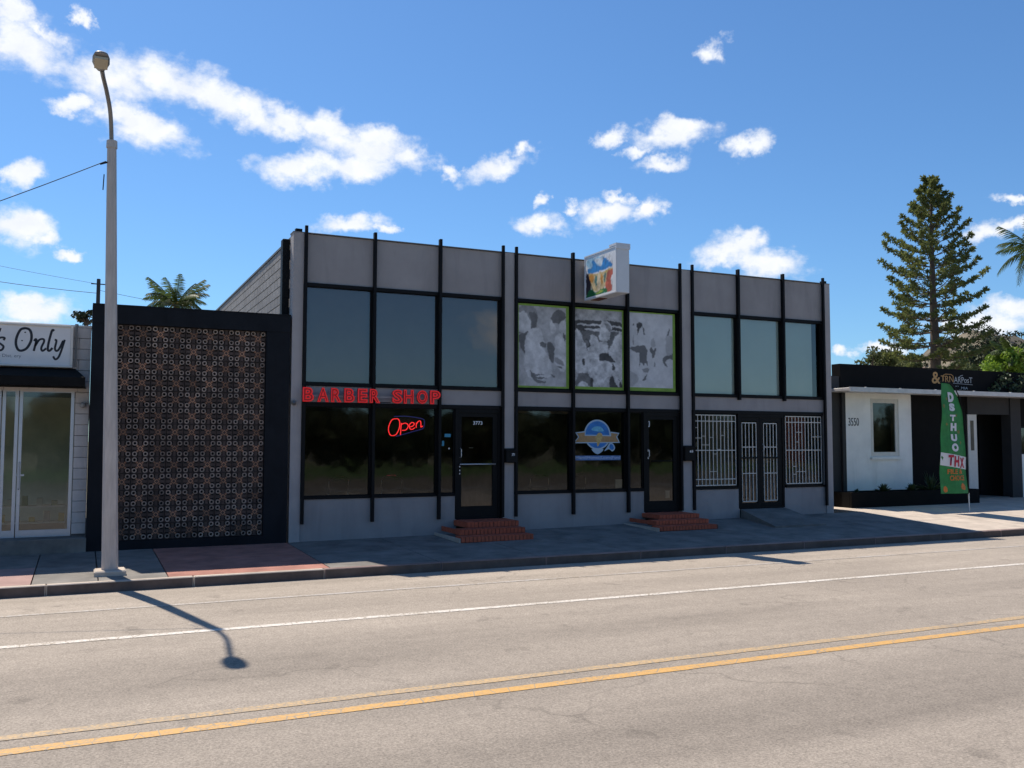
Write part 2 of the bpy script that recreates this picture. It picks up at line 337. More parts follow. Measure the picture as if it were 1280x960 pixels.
vc = nn.new('ShaderNodeTexVoronoi'); vc.feature = 'DISTANCE_TO_EDGE'; vc.inputs['Scale'].default_value = .42
wv = nn.new('ShaderNodeTexNoise'); wv.inputs['Scale'].default_value = 1.6; wv.inputs['Detail'].default_value = 6; ll.new(geo.outputs['Position'], wv.inputs['Vector'])
ad = nn.new('ShaderNodeMixRGB'); ad.blend_type = 'ADD'; ad.inputs[0].default_value = .9; ll.new(geo.outputs['Position'], ad.inputs[1]); ll.new(wv.outputs['Color'], ad.inputs[2]); ll.new(ad.outputs[0], vc.inputs['Vector'])
cmask = rmp(tn(.22, 3), .50, .60, 0, 1); crk = tm('SUBTRACT', 1, tm('MULTIPLY', rmp(vc.outputs['Distance'], .001, .012, .26, 0), cmask, clamp=True))
drip = tm('SUBTRACT', 1, tm('MULTIPLY', rmp(tn(1.7, 3, .5, (1.4, 1, 1)), .66, .74, 0, .22), 1.0))
stn = rmp(tn(.16, 6, .7, (.35, 1.1, 1)), .42, .60, 1.03, .92)
vv = tm('MULTIPLY', tm('MULTIPLY', fine, crk), tm('MULTIPLY', drip, stn))
far_ = rmp(sx.outputs[1], -9.5, -5.0, 1.0, 1.22)  # far side lightened: grazing sheen put into the colour, along with dust
for q in (mid, lng, big, trk, spk, gr, far_): vv = tm('MULTIPLY', vv, q)
hsn = nn.new('ShaderNodeHueSaturation'); hsn.inputs['Color'].default_value = (.325, .278, .228, 1); ll.new(vv, hsn.inputs['Value']); ll.new(hsn.outputs[0], bs.inputs['Base Color'])
bs.inputs['Roughness'].default_value = .88; bs.inputs['Specular IOR Level'].default_value = .25
bp = nn.new('ShaderNodeBump'); bp.inputs['Strength'].default_value = .6; bp.inputs['Distance'].default_value = .006; ll.new(tn(70, 3, .7), bp.inputs['Height']); ll.new(bp.outputs[0], bs.inputs['Normal'])
b = MB()
xs = [-150, -40, -20]+list(range(-10, 40, 5))+[60, 100, 300]; prof = [(-17.6, -.2), (-16, -.16), (-14, -.15), (-5.4, -.15), (-4.5, -.17), (-3.65, -.2)]
for i in range(len(xs)-1):
    for (ya, za), (yb, zb) in zip(prof, prof[1:]): b.face([(xs[i], ya, za), (xs[i+1], ya, za), (xs[i+1], yb, zb), (xs[i], yb, zb)])
road = b.build('road', ma); tag(road, kind='structure')
# painted lines (worn)
def paint(name, col, wear):
    m = bpy.data.materials.new(name); m.use_nodes = True; t = m.node_tree; n_ = t.nodes; l_ = t.links; b_ = n_['Principled BSDF']; b_.inputs['Roughness'].default_value = .7
    g = n_.new('ShaderNodeNewGeometry'); f1 = tn(28, 4, .7, None, t, g.outputs['Position']); f2 = tn(1.1, 3, .6, (1, .3, 1), t, g.outputs['Position'])
    # cracks across the stripe
    vo = n_.new('ShaderNodeTexVoronoi'); vo.feature = 'DISTANCE_TO_EDGE'; vo.inputs['Scale'].default_value = 3.2
    mpn = n_.new('ShaderNodeMapping'); mpn.inputs['Scale'].default_value = (1.6, 1.1, 1); l_.new(g.outputs['Position'], mpn.inputs[0]); l_.new(mpn.outputs[0], vo.inputs['Vector'])
    ck = rmp(vo.outputs['Distance'], .008, .028, 0, 1, t)
    al = tm('MULTIPLY', rmp(tm('ADD', f1, tm('MULTIPLY', f2, .5, t), t), wear, wear+.22, 0, 1, t), ck, t, True)
    mxn = n_.new('ShaderNodeMixRGB'); l_.new(al, mxn.inputs[0]); mxn.inputs[1].default_value = (.32, .26, .19, 1); mxn.inputs[2].default_value = (*col, 1)
    hv = n_.new('ShaderNodeHueSaturation'); l_.new(mxn.outputs[0], hv.inputs['Color']); l_.new(rmp(tn(50, 3, .7, None, t, g.outputs['Position']), .3, .7, .85, 1.15, t), hv.inputs['Value'])
    l_.new(hv.outputs[0], b_.inputs['Base Color']); return m
def line(y0, y1, m, name, z=-.146, x0=-60, x1=160):
    r_ = random.Random(int(y0*100)); b = MB(); x = x0; step = .25; pj = [0, 0]
    def e(): return r_.uniform(-.006, .006)
    a, c = e(), e()
    X = [x0, -12]+[-12+.25*i for i in range(1, 190)]+[60, x1]
    for p, q in zip(X, X[1:]):
        a2, c2 = e(), e()
        b.face([(p, y0+a, z), (q, y0+a2, z), (q, y1+c2, z), (p, y1+c, z)]); a, c = a2, c2
    o = b.build(name, m); tag(o, kind='structure')
line(-5.51, -5.41, paint('faded_white_paint', (.48, .45, .42), .62), 'edge_line')
line(-7.43, -7.30, paint('white_road_paint', (.70, .65, .58), .56), 'lane_line')
line(-11.12, -10.98, paint('yellow_road_paint', (.60, .34, .10), .56), 'centre_line')
line(-10.77, -10.64, paint('faded_yellow_paint', (.54, .36, .17), .66), 'centre_line')
line(-14.8, -14.68, MATS.get('x') or bpy.data.materials['white_road_paint'], 'lane_line')
# pavement slabs and kerb stones
pav = thing('pavement', 'x', 'x'); 
for k in ('label', 'category'): del pav[k]
pav['kind'] = 'structure'
def slab(x0, x1, y0, y1, m, nm='paving_slab', g=.009):
    b = MB(); x0 += g; x1 -= g; y0 += g; y1 -= g
    b.hexa([(x0, y0, -.3), (x1, y0, -.3), (x1, y1, -.3), (x0, y1, -.3), (x0, y0, sw(x0, y0)), (x1, y0, sw(x1, y0)), (x1, y1, sw(x1, y1)), (x0, y1, sw(x0, y1))])
    return b.build(nm, m, pav)
SX = [-9, -6.6, -4.4, -2.4, -.6, .28, 1.25, 3.72, 5.6, 7.5, 9.4, 11.3, 13.2, 15.1, 17, 18.9, 20.8, 22.7, 24.6, 26.5, 28.4, 31, 34, 38, 44, 60]
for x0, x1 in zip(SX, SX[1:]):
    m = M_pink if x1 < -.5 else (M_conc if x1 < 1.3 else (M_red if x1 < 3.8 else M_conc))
    if x0 > 18.5: m = M_concl  # sun and shade put into the colour: lit plaza pale, shaded slabs dark
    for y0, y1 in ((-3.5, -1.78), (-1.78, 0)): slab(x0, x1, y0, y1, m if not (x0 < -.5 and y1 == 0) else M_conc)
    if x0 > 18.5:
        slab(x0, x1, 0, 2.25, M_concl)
for i in range(-5, 30):
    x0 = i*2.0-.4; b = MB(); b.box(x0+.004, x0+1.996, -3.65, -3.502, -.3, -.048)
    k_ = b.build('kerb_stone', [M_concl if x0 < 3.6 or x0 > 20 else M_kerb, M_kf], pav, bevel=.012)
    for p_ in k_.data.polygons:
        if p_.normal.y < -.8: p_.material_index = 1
# across the street
opp = MB(); opp.box(-60, 160, -20.2, -17.6, -.3, -.05); tag(opp.build('opposite_pavement', M_conc), kind='structure')
lot = MB(); lot.box(-60, 160, -35, -20.2, -.33, -.12); tag(lot.build('parking_lot', mat('old_asphalt', (.13, .105, .075), .9, .2, .6)), kind='structure')
gr_ = MB(); gr_.box(-80, 180, -56, -35, -.33, -.08); tag(gr_.build('verge', mat('grass_green', (.06, .10, .02), .95, .3, 1.2)), kind='structure')
yard = MB(); yard.box(-9, 3.74, .6, 16, -.3, .02); tag(yard.build('yard', M_conc), kind='structure')

# ------------------------------------------------------------ two-storey grey building
bd = thing('commercial_building', 'two-storey grey stucco building with black vertical fins and three shop bays', 'building', (3.75, 0, 0))
FX = [4.0, 5.44, 6.895, 8.375, 8.70, 10.15, 11.62, 13.12, 13.485, 14.9, 16.35, 17.705]
for i, (a, c) in enumerate(((3.75, 3.962), (8.412, 8.663), (13.157, 13.448), (17.742, 17.97))):
    BX('pilaster', M_pil, bd, a, c, -.035, .27, -.12, 6.215)
bays = (FX[0:4], FX[4:8], FX[8:12])
for k, F in enumerate(bays):
    for a, c in zip(F, F[1:]):
        BX('parapet_panel', M_st, bd, a-.034 if a == F[0] else a+.002, c+.034 if c == F[3] else c-.002, 0, .24, 5.212, 6.205)
        if k < 2: BX('spandrel_panel', M_st, bd, a-.034 if a == F[0] else a+.002, c+.034 if c == F[3] else c-.002, 0, .24, 2.792, 3.118)
        BX('window_head', M_fin, bd, a+.02, c-.02, -.03, .22, 5.14, 5.21)
        BX('window_sill', M_fin, bd, a+.02, c-.02, -.03, .22, 3.12, 3.19)
    if k == 2: BX('spandrel_panel', M_st, bd, F[0]-.034, F[3]+.034, 0, .24, 2.792, 3.118)
    BX('shopfront_head', M_fin, bd, F[0]+.038, F[3]-.038, -.025, .2, 2.715, 2.79)
for a, c in ((4.0, 7.28), (8.70, 12.08), (13.485, 14.88), (16.37, 17.705)):
    BX('base_panel', M_st, bd, a-.034, c+.03, 0, .24, -.12, .84); BX('shopfront_sill', M_fin, bd, a+.03, c-.01, -.022, .18, .842, .895)
for a, c in ((8.34, 8.41), (13.10, 13.155)): BX('door_side_post', M_fin, bd, a, c, .0, .24, .36, 2.712)
for i, x in enumerate(FX):
    zb = {3: .36, 7: .36, 9: 3.06, 10: 3.06}.get(i, .36)
    BX('fin', M_fin, bd, x-.030, x+.030, -.10, -.002 if i not in (0, 3, 4, 7, 8, 11) else -.0365, zb, 6.36, bevel=.004)
    if i not in (0, 3, 4, 7, 8, 11): BX('mullion', M_fin, bd, x-.036, x+.036, .0, .2, 3.192, 5.138)
    else: BX('mullion', M_fin, bd, x-.038, x+.038, .0, .2, 3.192, 5.138)
for x in (5.44, 6.895, 10.15, 11.62): BX('mullion', M_fin, bd, x-.038, x+.038, .0, .2, .9, 2.713)
def pane(name, x0, x1, z0, z1, m, par, y=.05):
    b = MB(); b.face([(x0, y, z0), (x1, y, z0), (x1, y, z1), (x0, y, z1)]); return b.build(name, m, par)
def window(x0, x1, z0, z1, gm, par, fr=.022, m=None, y=.05):
    m = m or M_fin; b = MB()
    b.box(x0, x0+fr, y-.03, y+.03, z0, z1); b.box(x1-fr, x1, y-.03, y+.03, z0, z1); b.box(x0+fr, x1-fr, y-.03, y+.03, z0, z0+fr); b.box(x0+fr, x1-fr, y-.03, y+.03, z1-fr, z1)
    f = b.build('window_frame', m, par); pane('pane', x0+fr, x1-fr, z0+fr, z1-fr, gm, f, y); return f
M_film = mat('grey_window_film', (.24, .185, .145), .8, .12, .7)
M_frost = mat('frosted_green_film', (.52, .58, .50), .75, .05, .8)
for k, F in enumerate(bays):
    for j, (a, c) in enumerate(zip(F, F[1:])):
        if k == 1: window(a+.037, c-.037, 3.19, 5.14, G_up, bd, fr=.02, y=.09)
        else: window(a+.039, c-.039, 3.19, 5.14, G_frost if k == 2 else G_up, bd, fr=.014)
        if k == 0: BX('window_film', M_film, bd, a+.040, c-.040, .11, .12, 3.192, 5.138)
        if k == 2:
            BX('window_film', M_frost, bd, a+.040, c-.040 if j < 2 else 17.42, .085, .095, 3.192, 5.138)
for a, c in ((4.0, 5.44), (5.44, 6.895), (6.895, 7.30), (8.70, 10.15), (10.15, 11.62), (11.62, 12.10), (13.485, 14.9), (16.35, 17.705)):
    window(a+.039, c-.039 if c not in (7.30, 12.10) else c-.03, .897, 2.713, G_dark, bd, fr=.02)
BX('window_film', mat('bronze_strip', (.19, .13, .09), .7, .2, 9), bd, 8.75, 10.1, .06, .07, 2.64, 2.70)
# doors
def leaf(x0, x1, z0, z1, gx0, gx1, gz0, gz1, y=.04):
    b = MB(); b.box(x0, gx0, y-.03, y+.03, z0, z1); b.box(gx1, x1, y-.03, y+.03, z0, z1); b.box(gx0, gx1, y-.03, y+.03, z0, gz0); b.box(gx0, gx1, y-.03, y+.03, gz1, z1)
    d = b.build('door', M_blk, bd); pane('pane', gx0, gx1, gz0, gz1, G_dark, d, y); return d
def doorframe(x0, x1):
    b = MB(); b.box(x0-.02, x0+.06, -.01, .18, .35, 2.712); b.box(x1-.05, x1-.002, -.01, .18, .35, 2.712); b.box(x0+.06, x1-.05, -.01, .18, 2.63, 2.712); b.box(x0+.06, x1-.05, -.01, .2, .33, .37)
    return b.build('door_frame', M_blk, bd)
doorframe(7.30, 8.34); d1 = leaf(7.362, 8.288, .372, 2.628, 7.43, 8.17, .61, 2.54)
doorframe(12.10, 13.10); d2 = leaf(12.162, 13.048, .372, 2.628, 12.24, 12.94, .60, 2.54)
doorframe(14.9, 16.35)
d3 = leaf(14.962, 15.586, .372, 2.628, 15.00, 15.49, .48, 2.53); d4 = leaf(15.592, 16.298, .372, 2.628, 15.69, 16.15, .49, 2.52)
def bar(par, p, q, r, m, name='bar', n=8): b = MB(); b.tube([p, q], r, n); return b.build(name, m, par, smooth=True)
bar(d1, (7.38, -.03, 1.515), (8.22, -.03, 1.515), .014, M_alu, 'push_bar'); bar(d2, (12.27, -.03, 1.55), (12.96, -.03, 1.55), .012, M_blk, 'push_bar')
b = MB(); b.tube([(7.40, -.0, 1.86), (7.40, -.06, 1.84), (7.40, -.06, 1.68), (7.40, 0, 1.66)], .011, 6); b.build('handle', M_alu, d1)
b = MB(); b.tube([(12.2, -.0, 1.83), (12.2, -.06, 1.81), (12.2, -.06, 1.66), (12.2, 0, 1.64)], .010, 6); b.build('handle', M_alu, d2)
for z in (1.45, 1.37, 1.30): BX('lock', M_alu, d1, 7.375, 7.395, -.012, 0, z, z+.03)
for z in (1.78, 1.6): BX('lock', M_alu, d2, 12.19, 12.215, -.012, 0, z, z+.035)
BX('paper_notice', M_whm, d2, 12.72, 12.84, .045, .05, .66, .84); BX('paper_notice', M_whm, d1, 7.62, 7.72, .045, .05, 1.86, 1.88)
M_wht = mat('white_lettering', (.75, .75, .75), .6)
TXT('street_number', '3773', 7.71, 7.93, 2.37, 2.45, .035, M_wht, d1, offset=.02); TXT('street_number', '3', 12.22, 12.26, 2.36, 2.5, .0, M_wht, d2, offset=.02)
BX('push_bar', M_blk, d3, 15.0, 15.49, -.02, .0, 1.59, 1.63); BX('push_bar', M_blk, d4, 15.69, 16.15, -.02, .0, 1.59, 1.63)
b = MB(); b.tube([(15.66, 0, 1.95), (15.66, -.05, 1.93), (15.66, -.05, 1.8), (15.66, 0, 1.78)], .01, 6); b.build('handle', M_alu, d4)
# security bars behind the glass
def grille(par, x0, x1, z0, z1, n, hz, y=.03):
    w_ = (x1-x0)/n
    g = BX('grille_rail', M_whm, par, x0, x1, y-.006, y+.006, z0, z0+.022)
    BX('grille_rail', M_whm, par, x0, x1, y-.006, y+.006, z1-.022, z1)
    for z in hz: BX('grille_rail', M_whm, par, x0, x1, y-.010, y-.004, z-.010, z+.010)
    me = None
    for i in range(n+1):
        x = x0+w_*i
        b = MB(); b.box(-.0085, .0085, -.003, .009, 0, z1-z0-.044)
        if me is None: me = b.mesh('bar', M_whm)
        inst('bar', me, par, Vector((x, y, z0+.022))-origin(par))
grille(bd, 13.56, 14.83, .93, 2.68, 11, (2.52, 1.80, 1.09)); grille(bd, 16.44, 17.64, .93, 2.68, 11, (2.52, 1.80))
grille(d3, 15.02, 15.47, .51, 2.50, 4, (1.88, 1.22), .02); grille(d4, 15.71, 16.13, .52, 2.49, 4, (1.88, 1.22), .02)
rg = random.Random(5)
for i in range(9):
    x = 13.56+1.27/11*rg.randrange(0, 9); z = rg.uniform(1.0, 2.5); BX('grille_brace', M_whm, bd, x, x+1.27/11*rg.choice((1, 2)), .017, .021, z, z+.014)
for i in range(6):
    x = 16.44+1.2/11*rg.randrange(0, 9); z = rg.uniform(1.0, 2.3); BX('grille_brace', M_whm, bd, x, x+1.2/11*rg.choice((1, 2, 3)), .017, .021, z, z+.014)
BX('red_backdrop', mat('dark_red_cloth', (.55, .16, .13), .8, .3, 2), bd, 16.45, 17.15, .10, .12, 1.35, 2.66); BX('paper_notice', M_whm, bd, 13.5, 13.75, .10, .105, 1.88, 2.0)
BX('drawn_curtain', mat('grey_curtain', (.34, .34, .31), .9, .3, 6, stretch=(6, 1, .3)), bd, 13.85, 14.8, .12, .14, .9, 2.66)
# stickers in the side light
M_cy = mat('cyan_sticker', (.05, .30, .45), .6)
for x, z, s, h in ((6.86, 2.13, .10, .05), (7.05, 2.12, .14, .07), (6.99, 1.93, .05, .11), (7.14, 1.86, .03, .03)): BX('sticker', M_cy if s > .04 else M_wht, bd, x, x+s, .040, .043, z-.02, z+h-.02)
# bodies, roof, interiors
BX('side_wall', M_mort, bd, 3.80, 4.0, .28, 15, -.1, 6.14); BX('side_wall', M_st, bd, 17.75, 17.95, .28, 15, -.1, 6.14); BX('rear_wall', M_st, bd, 4.0, 17.75, 14.8, 15, -.1, 6.14)
BX('roof', M_roof, bd, 4.001, 17.749, .28, 14.799, 5.75, 5.85); BX('floor_slab', M_int, bd, 4.002, 17.748, .26, 14.7, 2.80, 3.08)
BX('ground_floor', M_intf, bd, 4.002, 17.748, .26, 14.7, .0, .33)
BX('interior_wall', M_int, bd, 4.01, 17.74, 5.0, 5.1, .34, 2.79); BX('interior_wall', M_int, bd, 4.01, 17.74, 4.0, 4.1, 3.09, 5.74)
for x in (8.54, 13.3): BX('interior_wall', M_int, bd, x-.06, x+.06, .28, 4.99, .34, 2.79); BX('interior_wall', M_int, bd, x-.06, x+.06, .28, 3.99, 3.09, 5.74)
bm_ = MB(); bm_.box(-.012, .012, -.196, .196, -.094, .094); blk = bm_.mesh('concrete_block', M_cmu, bevel=.006)
for r in range(10):
    for c in range(27):
        y = .52+c*.4+(.2 if r % 2 else 0); z = 6.04-r*.2
        inst('concrete_block', blk, bd, Vector((3.795, y, z))-origin(bd))
BX('coping', mat('coping_metal', (.11, .105, .10), .6, .1, 4), bd, 3.765, 4.02, .285, 15, 6.142, 6.19)
BX('parapet_cap', mat('cap_metal', (.16, .155, .155), .6, .1, 4), bd, 3.74, 17.98, -.04, .28, 6.2155, 6.232)
BX('downspout', M_blk, bd, 3.60, 3.745, .29, .50, 4.4, 6.13, bevel=.01); BX('vent_cap', M_blk, bd, 3.80, 3.93, .0, .12, 6.233, 6.30); BX('vent_cap', M_blk, bd, 17.78, 17.9, .0, .12, 6.233, 6.30)
b = MB(); b.tube([(3.80, -.035, 2.78), (3.80, -.10, 2.78)], .05, 12); b.tube([(3.80, -.10, 2.78), (3.80, -.14, 2.74)], .035, 12); b.build('security_light', M_galv, bd)

# ------------------------------------------------------------ brick steps and ramp
def steps(xl, xr, z0, ztop, label):
    s = thing('brick_steps', label, 'steps', (xr, 0, z0)); h = (ztop-z0)/3
    body = MB()
    for i in range(3):
        body.box(xl[i]+.012, xr-.012, -1.45+.35*i+.012, -.002 if i == 2 else -1.45+.35*(i+1)+.02, -.1 if i == 0 else z0+h*i-.02, z0+h*(i+1)-.008)
    body.build('mortar_bed', M_bmort, s)
    r_ = random.Random(int(xr*10)); sizes = {}
    for i in range(3):
        y0 = -1.45+.35*i; rows = [(y0, .345)] if i < 2 else [(y0, .2), (y0+.21, .2), (y0+.42, .32)]
        bb = MB()
        for (yr, dp) in rows:
            x = xl[i]
            while x < xr-.05:
                ws = .085; j = r_.uniform(-.004, .004)
                bb.box(x+.008, min(x+ws-.008, xr), yr+j, yr+dp-.016, z0+h*i+.004, z0+h*(i+1)+r_.uniform(-.002, .003)); x += ws
        o = bb.build('brick_course', M_brick, s); o['kind'] = 'stuff'
        # side bricks
    b2 = MB(); b2.box(xl[0]-.035, xl[0]-.001, -1.42, -.002, z0-.06, z0+h-.03); b2.build('side_render', M_concl, s)
    b2 = MB()
    for i in (1, 2): b2.box(xl[i]-.004, xl[i]+.010, -1.44+.35*i, -.003, z0+h*i, z0+h*(i+1)-.01)
    b2.build('side_course', M_brick, s)
steps((6.85, 6.98, 7.26), 8.44, .005, .335, 'brick steps below the barber shop door numbered 3773')
steps((11.55, 11.68, 12.02), 13.13, .05, .335, 'brick steps below the narrow door beside the barred bay')
b = MB(); b.hexa([(14.5, -1.75, -.05), (16.05, -1.75, -.05), (16.36, -.002, -.05), (14.93, -.002, -.05), (14.5, -1.75, .075), (16.05, -1.75, .075), (16.36, -.002, .335), (14.93, -.002, .335)])
rp = b.build('entrance_ramp', M_conc, loc=(15.6, -.9, .05)); tag(rp, 'sloping concrete ramp up to the barred double door', 'ramp')

# ------------------------------------------------------------ mailboxes
def mailbox(x0, x1, z0, z1, label):
    t_ = thing('mailbox', label, 'mailbox', ((x0+x1)/2, -.035, z0)); d = .13
    BX('box', M_blk, t_, x0, x1, -.035-d, -.036, z0, z1, bevel=.012)
    b = MB(); b.hexa([(x0-.008, -.18, z1-.05), (x1+.008, -.18, z1-.05), (x1+.008, -.037, z1+.001), (x0-.008, -.037, z1+.001), (x0-.008, -.18, z1-.035), (x1+.008, -.18, z1-.035), (x1+.008, -.037, z1+.018), (x0-.008, -.037, z1+.018)])
    b.build('lid', M_fin, t_)
    TXT('number', '3771' if x0 < 10 else '65', x0+.13, x1-.06, z1-.15, z1-.09, -.035-d-.002, M_wht, t_, offset=.03)
mailbox(8.42, 8.68, 1.54, 1.84, 'black mailbox on the pilaster right of the barber shop door')
mailbox(13.16, 13.45, 1.55, 1.90, 'black mailbox on the pilaster left of the barred shop window')
# ------------------------------------------------------------ BARBER SHOP channel letters
M_lr = mat('dark_red_letter', (.30, .012, .012), .5); M_ln = mat('red_neon_outline', (.55, .02, .02), .4, emit=((.9, .02, .02), .22))
t_ = thing('shop_sign', 'red outlined capital letters reading BARBER SHOP above the shop window', 'sign', (5.4, -.13, 2.8))
LX = [(3.95, 4.17), (4.24, 4.47), (4.52, 4.73), (4.79, 5.0), (5.07, 5.27), (5.32, 5.54), (5.80, 6.02), (6.05, 6.26), (6.34, 6.57), (6.63, 6.86)]
for ch, (a, c) in zip('BARBERSHOP', LX):
    l_ = TXT('letter', ch, a, c, 2.795, 3.075, -.165, M_lr, t_, extrude=.028, offset=.022)
    o = TXT('outline', ch, a-.004, c+.004, 2.790, 3.080, -.200, M_ln, l_, outline=.011, offset=.022)
BX('raceway', M_fin, t_, 5.56, 5.78, -.15, -.13, 2.80, 2.815)
BX('mounting_rail', M_st, t_, 3.98, 6.84, -.135, -.126, 2.90, 2.93)

# ------------------------------------------------------------ neon Open sign behind the glass
t_ = thing('neon_sign', 'red neon Open script in a blue oval inside the barber shop window', 'sign', (6.2, .1, 2.1))
M_nr = mat('red_neon', (.6, .02, .02), .4, emit=((1, .035, .045), 1.9)); M_nb = mat('blue_neon', (.02, .03, .2), .4, emit=((.03, .05, .30), .55))
def om(u, v): return (5.79+(u/21.333-6)*.0176, .10, 2.10+(31-v/21.333)*.0172+.0)
def tubes(nm, strokes, m, r, closed=()):
    b = MB()
    for i, s in enumerate(strokes):
        p = [om(q.x, q.y) for q in spline(s, 5, closed=i in closed)]
        if i in closed: p.append(p[0])
        b.tube(p, r, 6)
    return b.build(nm, m, t_, smooth=True)
O_ = [(340, 190), (250, 220), (180, 350), (160, 480), (200, 600), (280, 630), (370, 590), (440, 450), (460, 300), (420, 200)]
tubes('letter', [O_], M_nr, .010, (0,))
tubes('letter', [[(505, 300), (490, 430), (480, 610)], [(510, 330), (600, 300), (670, 330), (680, 400), (620, 480), (520, 490)]], M_nr, .010)
tubes('letter', [[(720, 400), (800, 380), (850, 320), (800, 280), (740, 310), (715, 380), (740, 450), (800, 460), (860, 420)]], M_nr, .010)
tubes('letter', [[(905, 285), (900, 420)], [(900, 330), (960, 250), (1015, 245), (1030, 330), (1030, 400), (1080, 370)]], M_nr, .010)
tubes('border', [[(300, 130), (600, 120), (900, 150), (1100, 200), (1120, 330), (1080, 440), (850, 510), (540, 600), (360, 650)]], M_nb, .010)
b = MB(); b.box(om(420, 0)[0], om(1060, 0)[0], .105, .109, om(0, 470)[2], om(0, 170)[2]); b.build('backing_panel', mat('blue_backing', (.01, .014, .04), .5), t_)

# ------------------------------------------------------------ round blue window logo
t_ = thing('window_logo', 'round blue logo with a tan ribbon and blue lettering on the middle shop glass', 'window sign', (10.8, .04, 1.6))
def lg(u, v): px = 710+u/16; py = 520+v/16; return (10.21+(px-718)*.02138, 2.0-.01+(553-py)*.0186-(px-718)*.0003)
def layer(nm, poly, m, y, sm=True, par=None):
    b = MB(); pts = [lg(q.x, q.y) for q in (spline(poly, 4, True) if sm else [Vector((*p, 0)) for p in poly])]
    b.prism(pts, y, y+.0009); return b.build(nm, m, par or t_)
circ = [(600+265*math.cos(a), 365+300*math.sin(a)) for a in [i*math.pi/10 for i in range(20)]]
M_b1 = mat('logo_blue', (.012, .17, .50), .5, .25, 12); M_b2 = mat('logo_pale', (.35, .48, .58), .5); M_tan = mat('logo_tan', (.38, .23, .10), .6, .2, 20); M_b3 = mat('logo_light_blue', (.12, .42, .60), .5, .3, 20)
layer('disc_border', circ, M_b2, .042); layer('disc', [(600+(x-600)*.9, 365+(y-365)*.9) for x, y in circ], M_b1, .0405)
layer('disc_border', [(480, 660), (600, 755), (720, 660), (600, 640)], M_b2, .0415)
layer('swoosh', [(850, 520), (920, 545), (955, 630), (900, 695), (830, 650), (740, 690), (790, 610)], M_b2, .0425); layer('swoosh', [(860, 550), (905, 565), (930, 630), (890, 665), (840, 620)], M_b1, .0400)
layer('cloud', [(480, 270), (540, 210), (640, 200), (700, 240), (720, 290), (600, 300)], M_b3, .0392)
layer('ribbon_border', [(160, 330), (360, 300), (360, 370), (860, 370), (860, 300), (1045, 320), (1000, 400), (1055, 520), (120, 545), (215, 420)], M_b2, .0390, False)
layer('ribbon', [(190, 345), (345, 325), (345, 392), (875, 392), (875, 325), (1020, 338), (975, 400), (1030, 503), (150, 525), (235, 420)], M_tan, .0380, False)
layer('figure', [(560, 420), (620, 330), (680, 340), (700, 400), (650, 520), (600, 600), (580, 500)], mat('logo_gold', (.50, .36, .14), .6, .3, 30), .0370)
bx = MB(); a_ = lg(155, 880); c_ = lg(1065, 775); bx.box(a_[0], c_[0], .040, .041, a_[1], c_[1]); bx.build('strip', mat('logo_strip', (.10, .20, .42), .6, .3, 40), t_)
TXT('lettering', 'Miami|Homes|Loans|Fund', a_[0]+.01, c_[0]-.01, a_[1]+.012, c_[1]-.010, .0385, mat('logo_letter', (.42, .52, .68), .6), t_, offset=.01)
t_ = BX('window_card', M_whm, None, 11.33, 11.52, .06, .066, .93, 1.13, loc=(11.42, .06, .93)); tag(t_, 'small white card standing in the corner of the logo window', 'card')

# ------------------------------------------------------------ three photo posters upstairs
M_lime = mat('lime_border', (.22, .36, .055), .7, .2, 6)
import numpy as np
def vmat(name, rough=.75):
    m = bpy.data.materials.new(name); m.use_nodes = True; a_ = m.node_tree.nodes.new('ShaderNodeVertexColor'); a_.layer_name = 'print'
    b_ = m.node_tree.nodes['Principled BSDF']; b_.inputs['Roughness'].default_value = rough; m.node_tree.links.new(a_.outputs[0], b_.inputs['Base Color']); return m
M_print = vmat('printed_sheet')
def blur(a, k):
    for _ in range(k):
        p = np.pad(a, ((1, 1), (1, 1), (0, 0)), 'edge'); a = (p[:-2, 1:-1]+p[2:, 1:-1]+p[1:-1, :-2]+p[1:-1, 2:]+2*a)/6
    return a
def fill(img, W_, H_, poly, col, box):
    u0, u1, v0, v1 = box; X, Y = np.meshgrid(u0+(np.arange(W_)+.5)/W_*(u1-u0), v0+(np.arange(H_)+.5)/H_*(v1-v0)); ins = np.zeros(X.shape, bool); n = len(poly)
    for i in range(n):
        xa, ya = poly[i]; xb, yb = poly[(i+1) % n]
        if ya == yb: continue
        ins ^= ((ya > Y) != (yb > Y)) & (X < (xb-xa)*(Y-ya)/(yb-ya)+xa)
    img[ins] = col
def print_grid(name, img, f, m, par):
    H_, W_ = img.shape[:2]; vs_ = []; fs_ = []
    for j in range(H_+1):
        for i in range(W_+1): vs_.append(Vector(f(i/W_, j/H_))-origin(par))
    for j in range(H_):
        for i in range(W_): a0 = j*(W_+1)+i; fs_.append((a0, a0+W_+1, a0+W_+2, a0+1))
    me = bpy.data.meshes.new(name); me.from_pydata(vs_, [], fs_); ca = me.color_attributes.new('print', 'FLOAT_COLOR', 'CORNER')
    c4 = np.ones((H_*W_, 4, 4), np.float32); c4[:, :, :3] = img.reshape(-1, 1, 3); ca.data.foreach_set('color', c4.ravel()); me.materials.append(m)
    o = bpy.data.objects.new(name, me); COL.objects.link(o); o.parent = par; return o
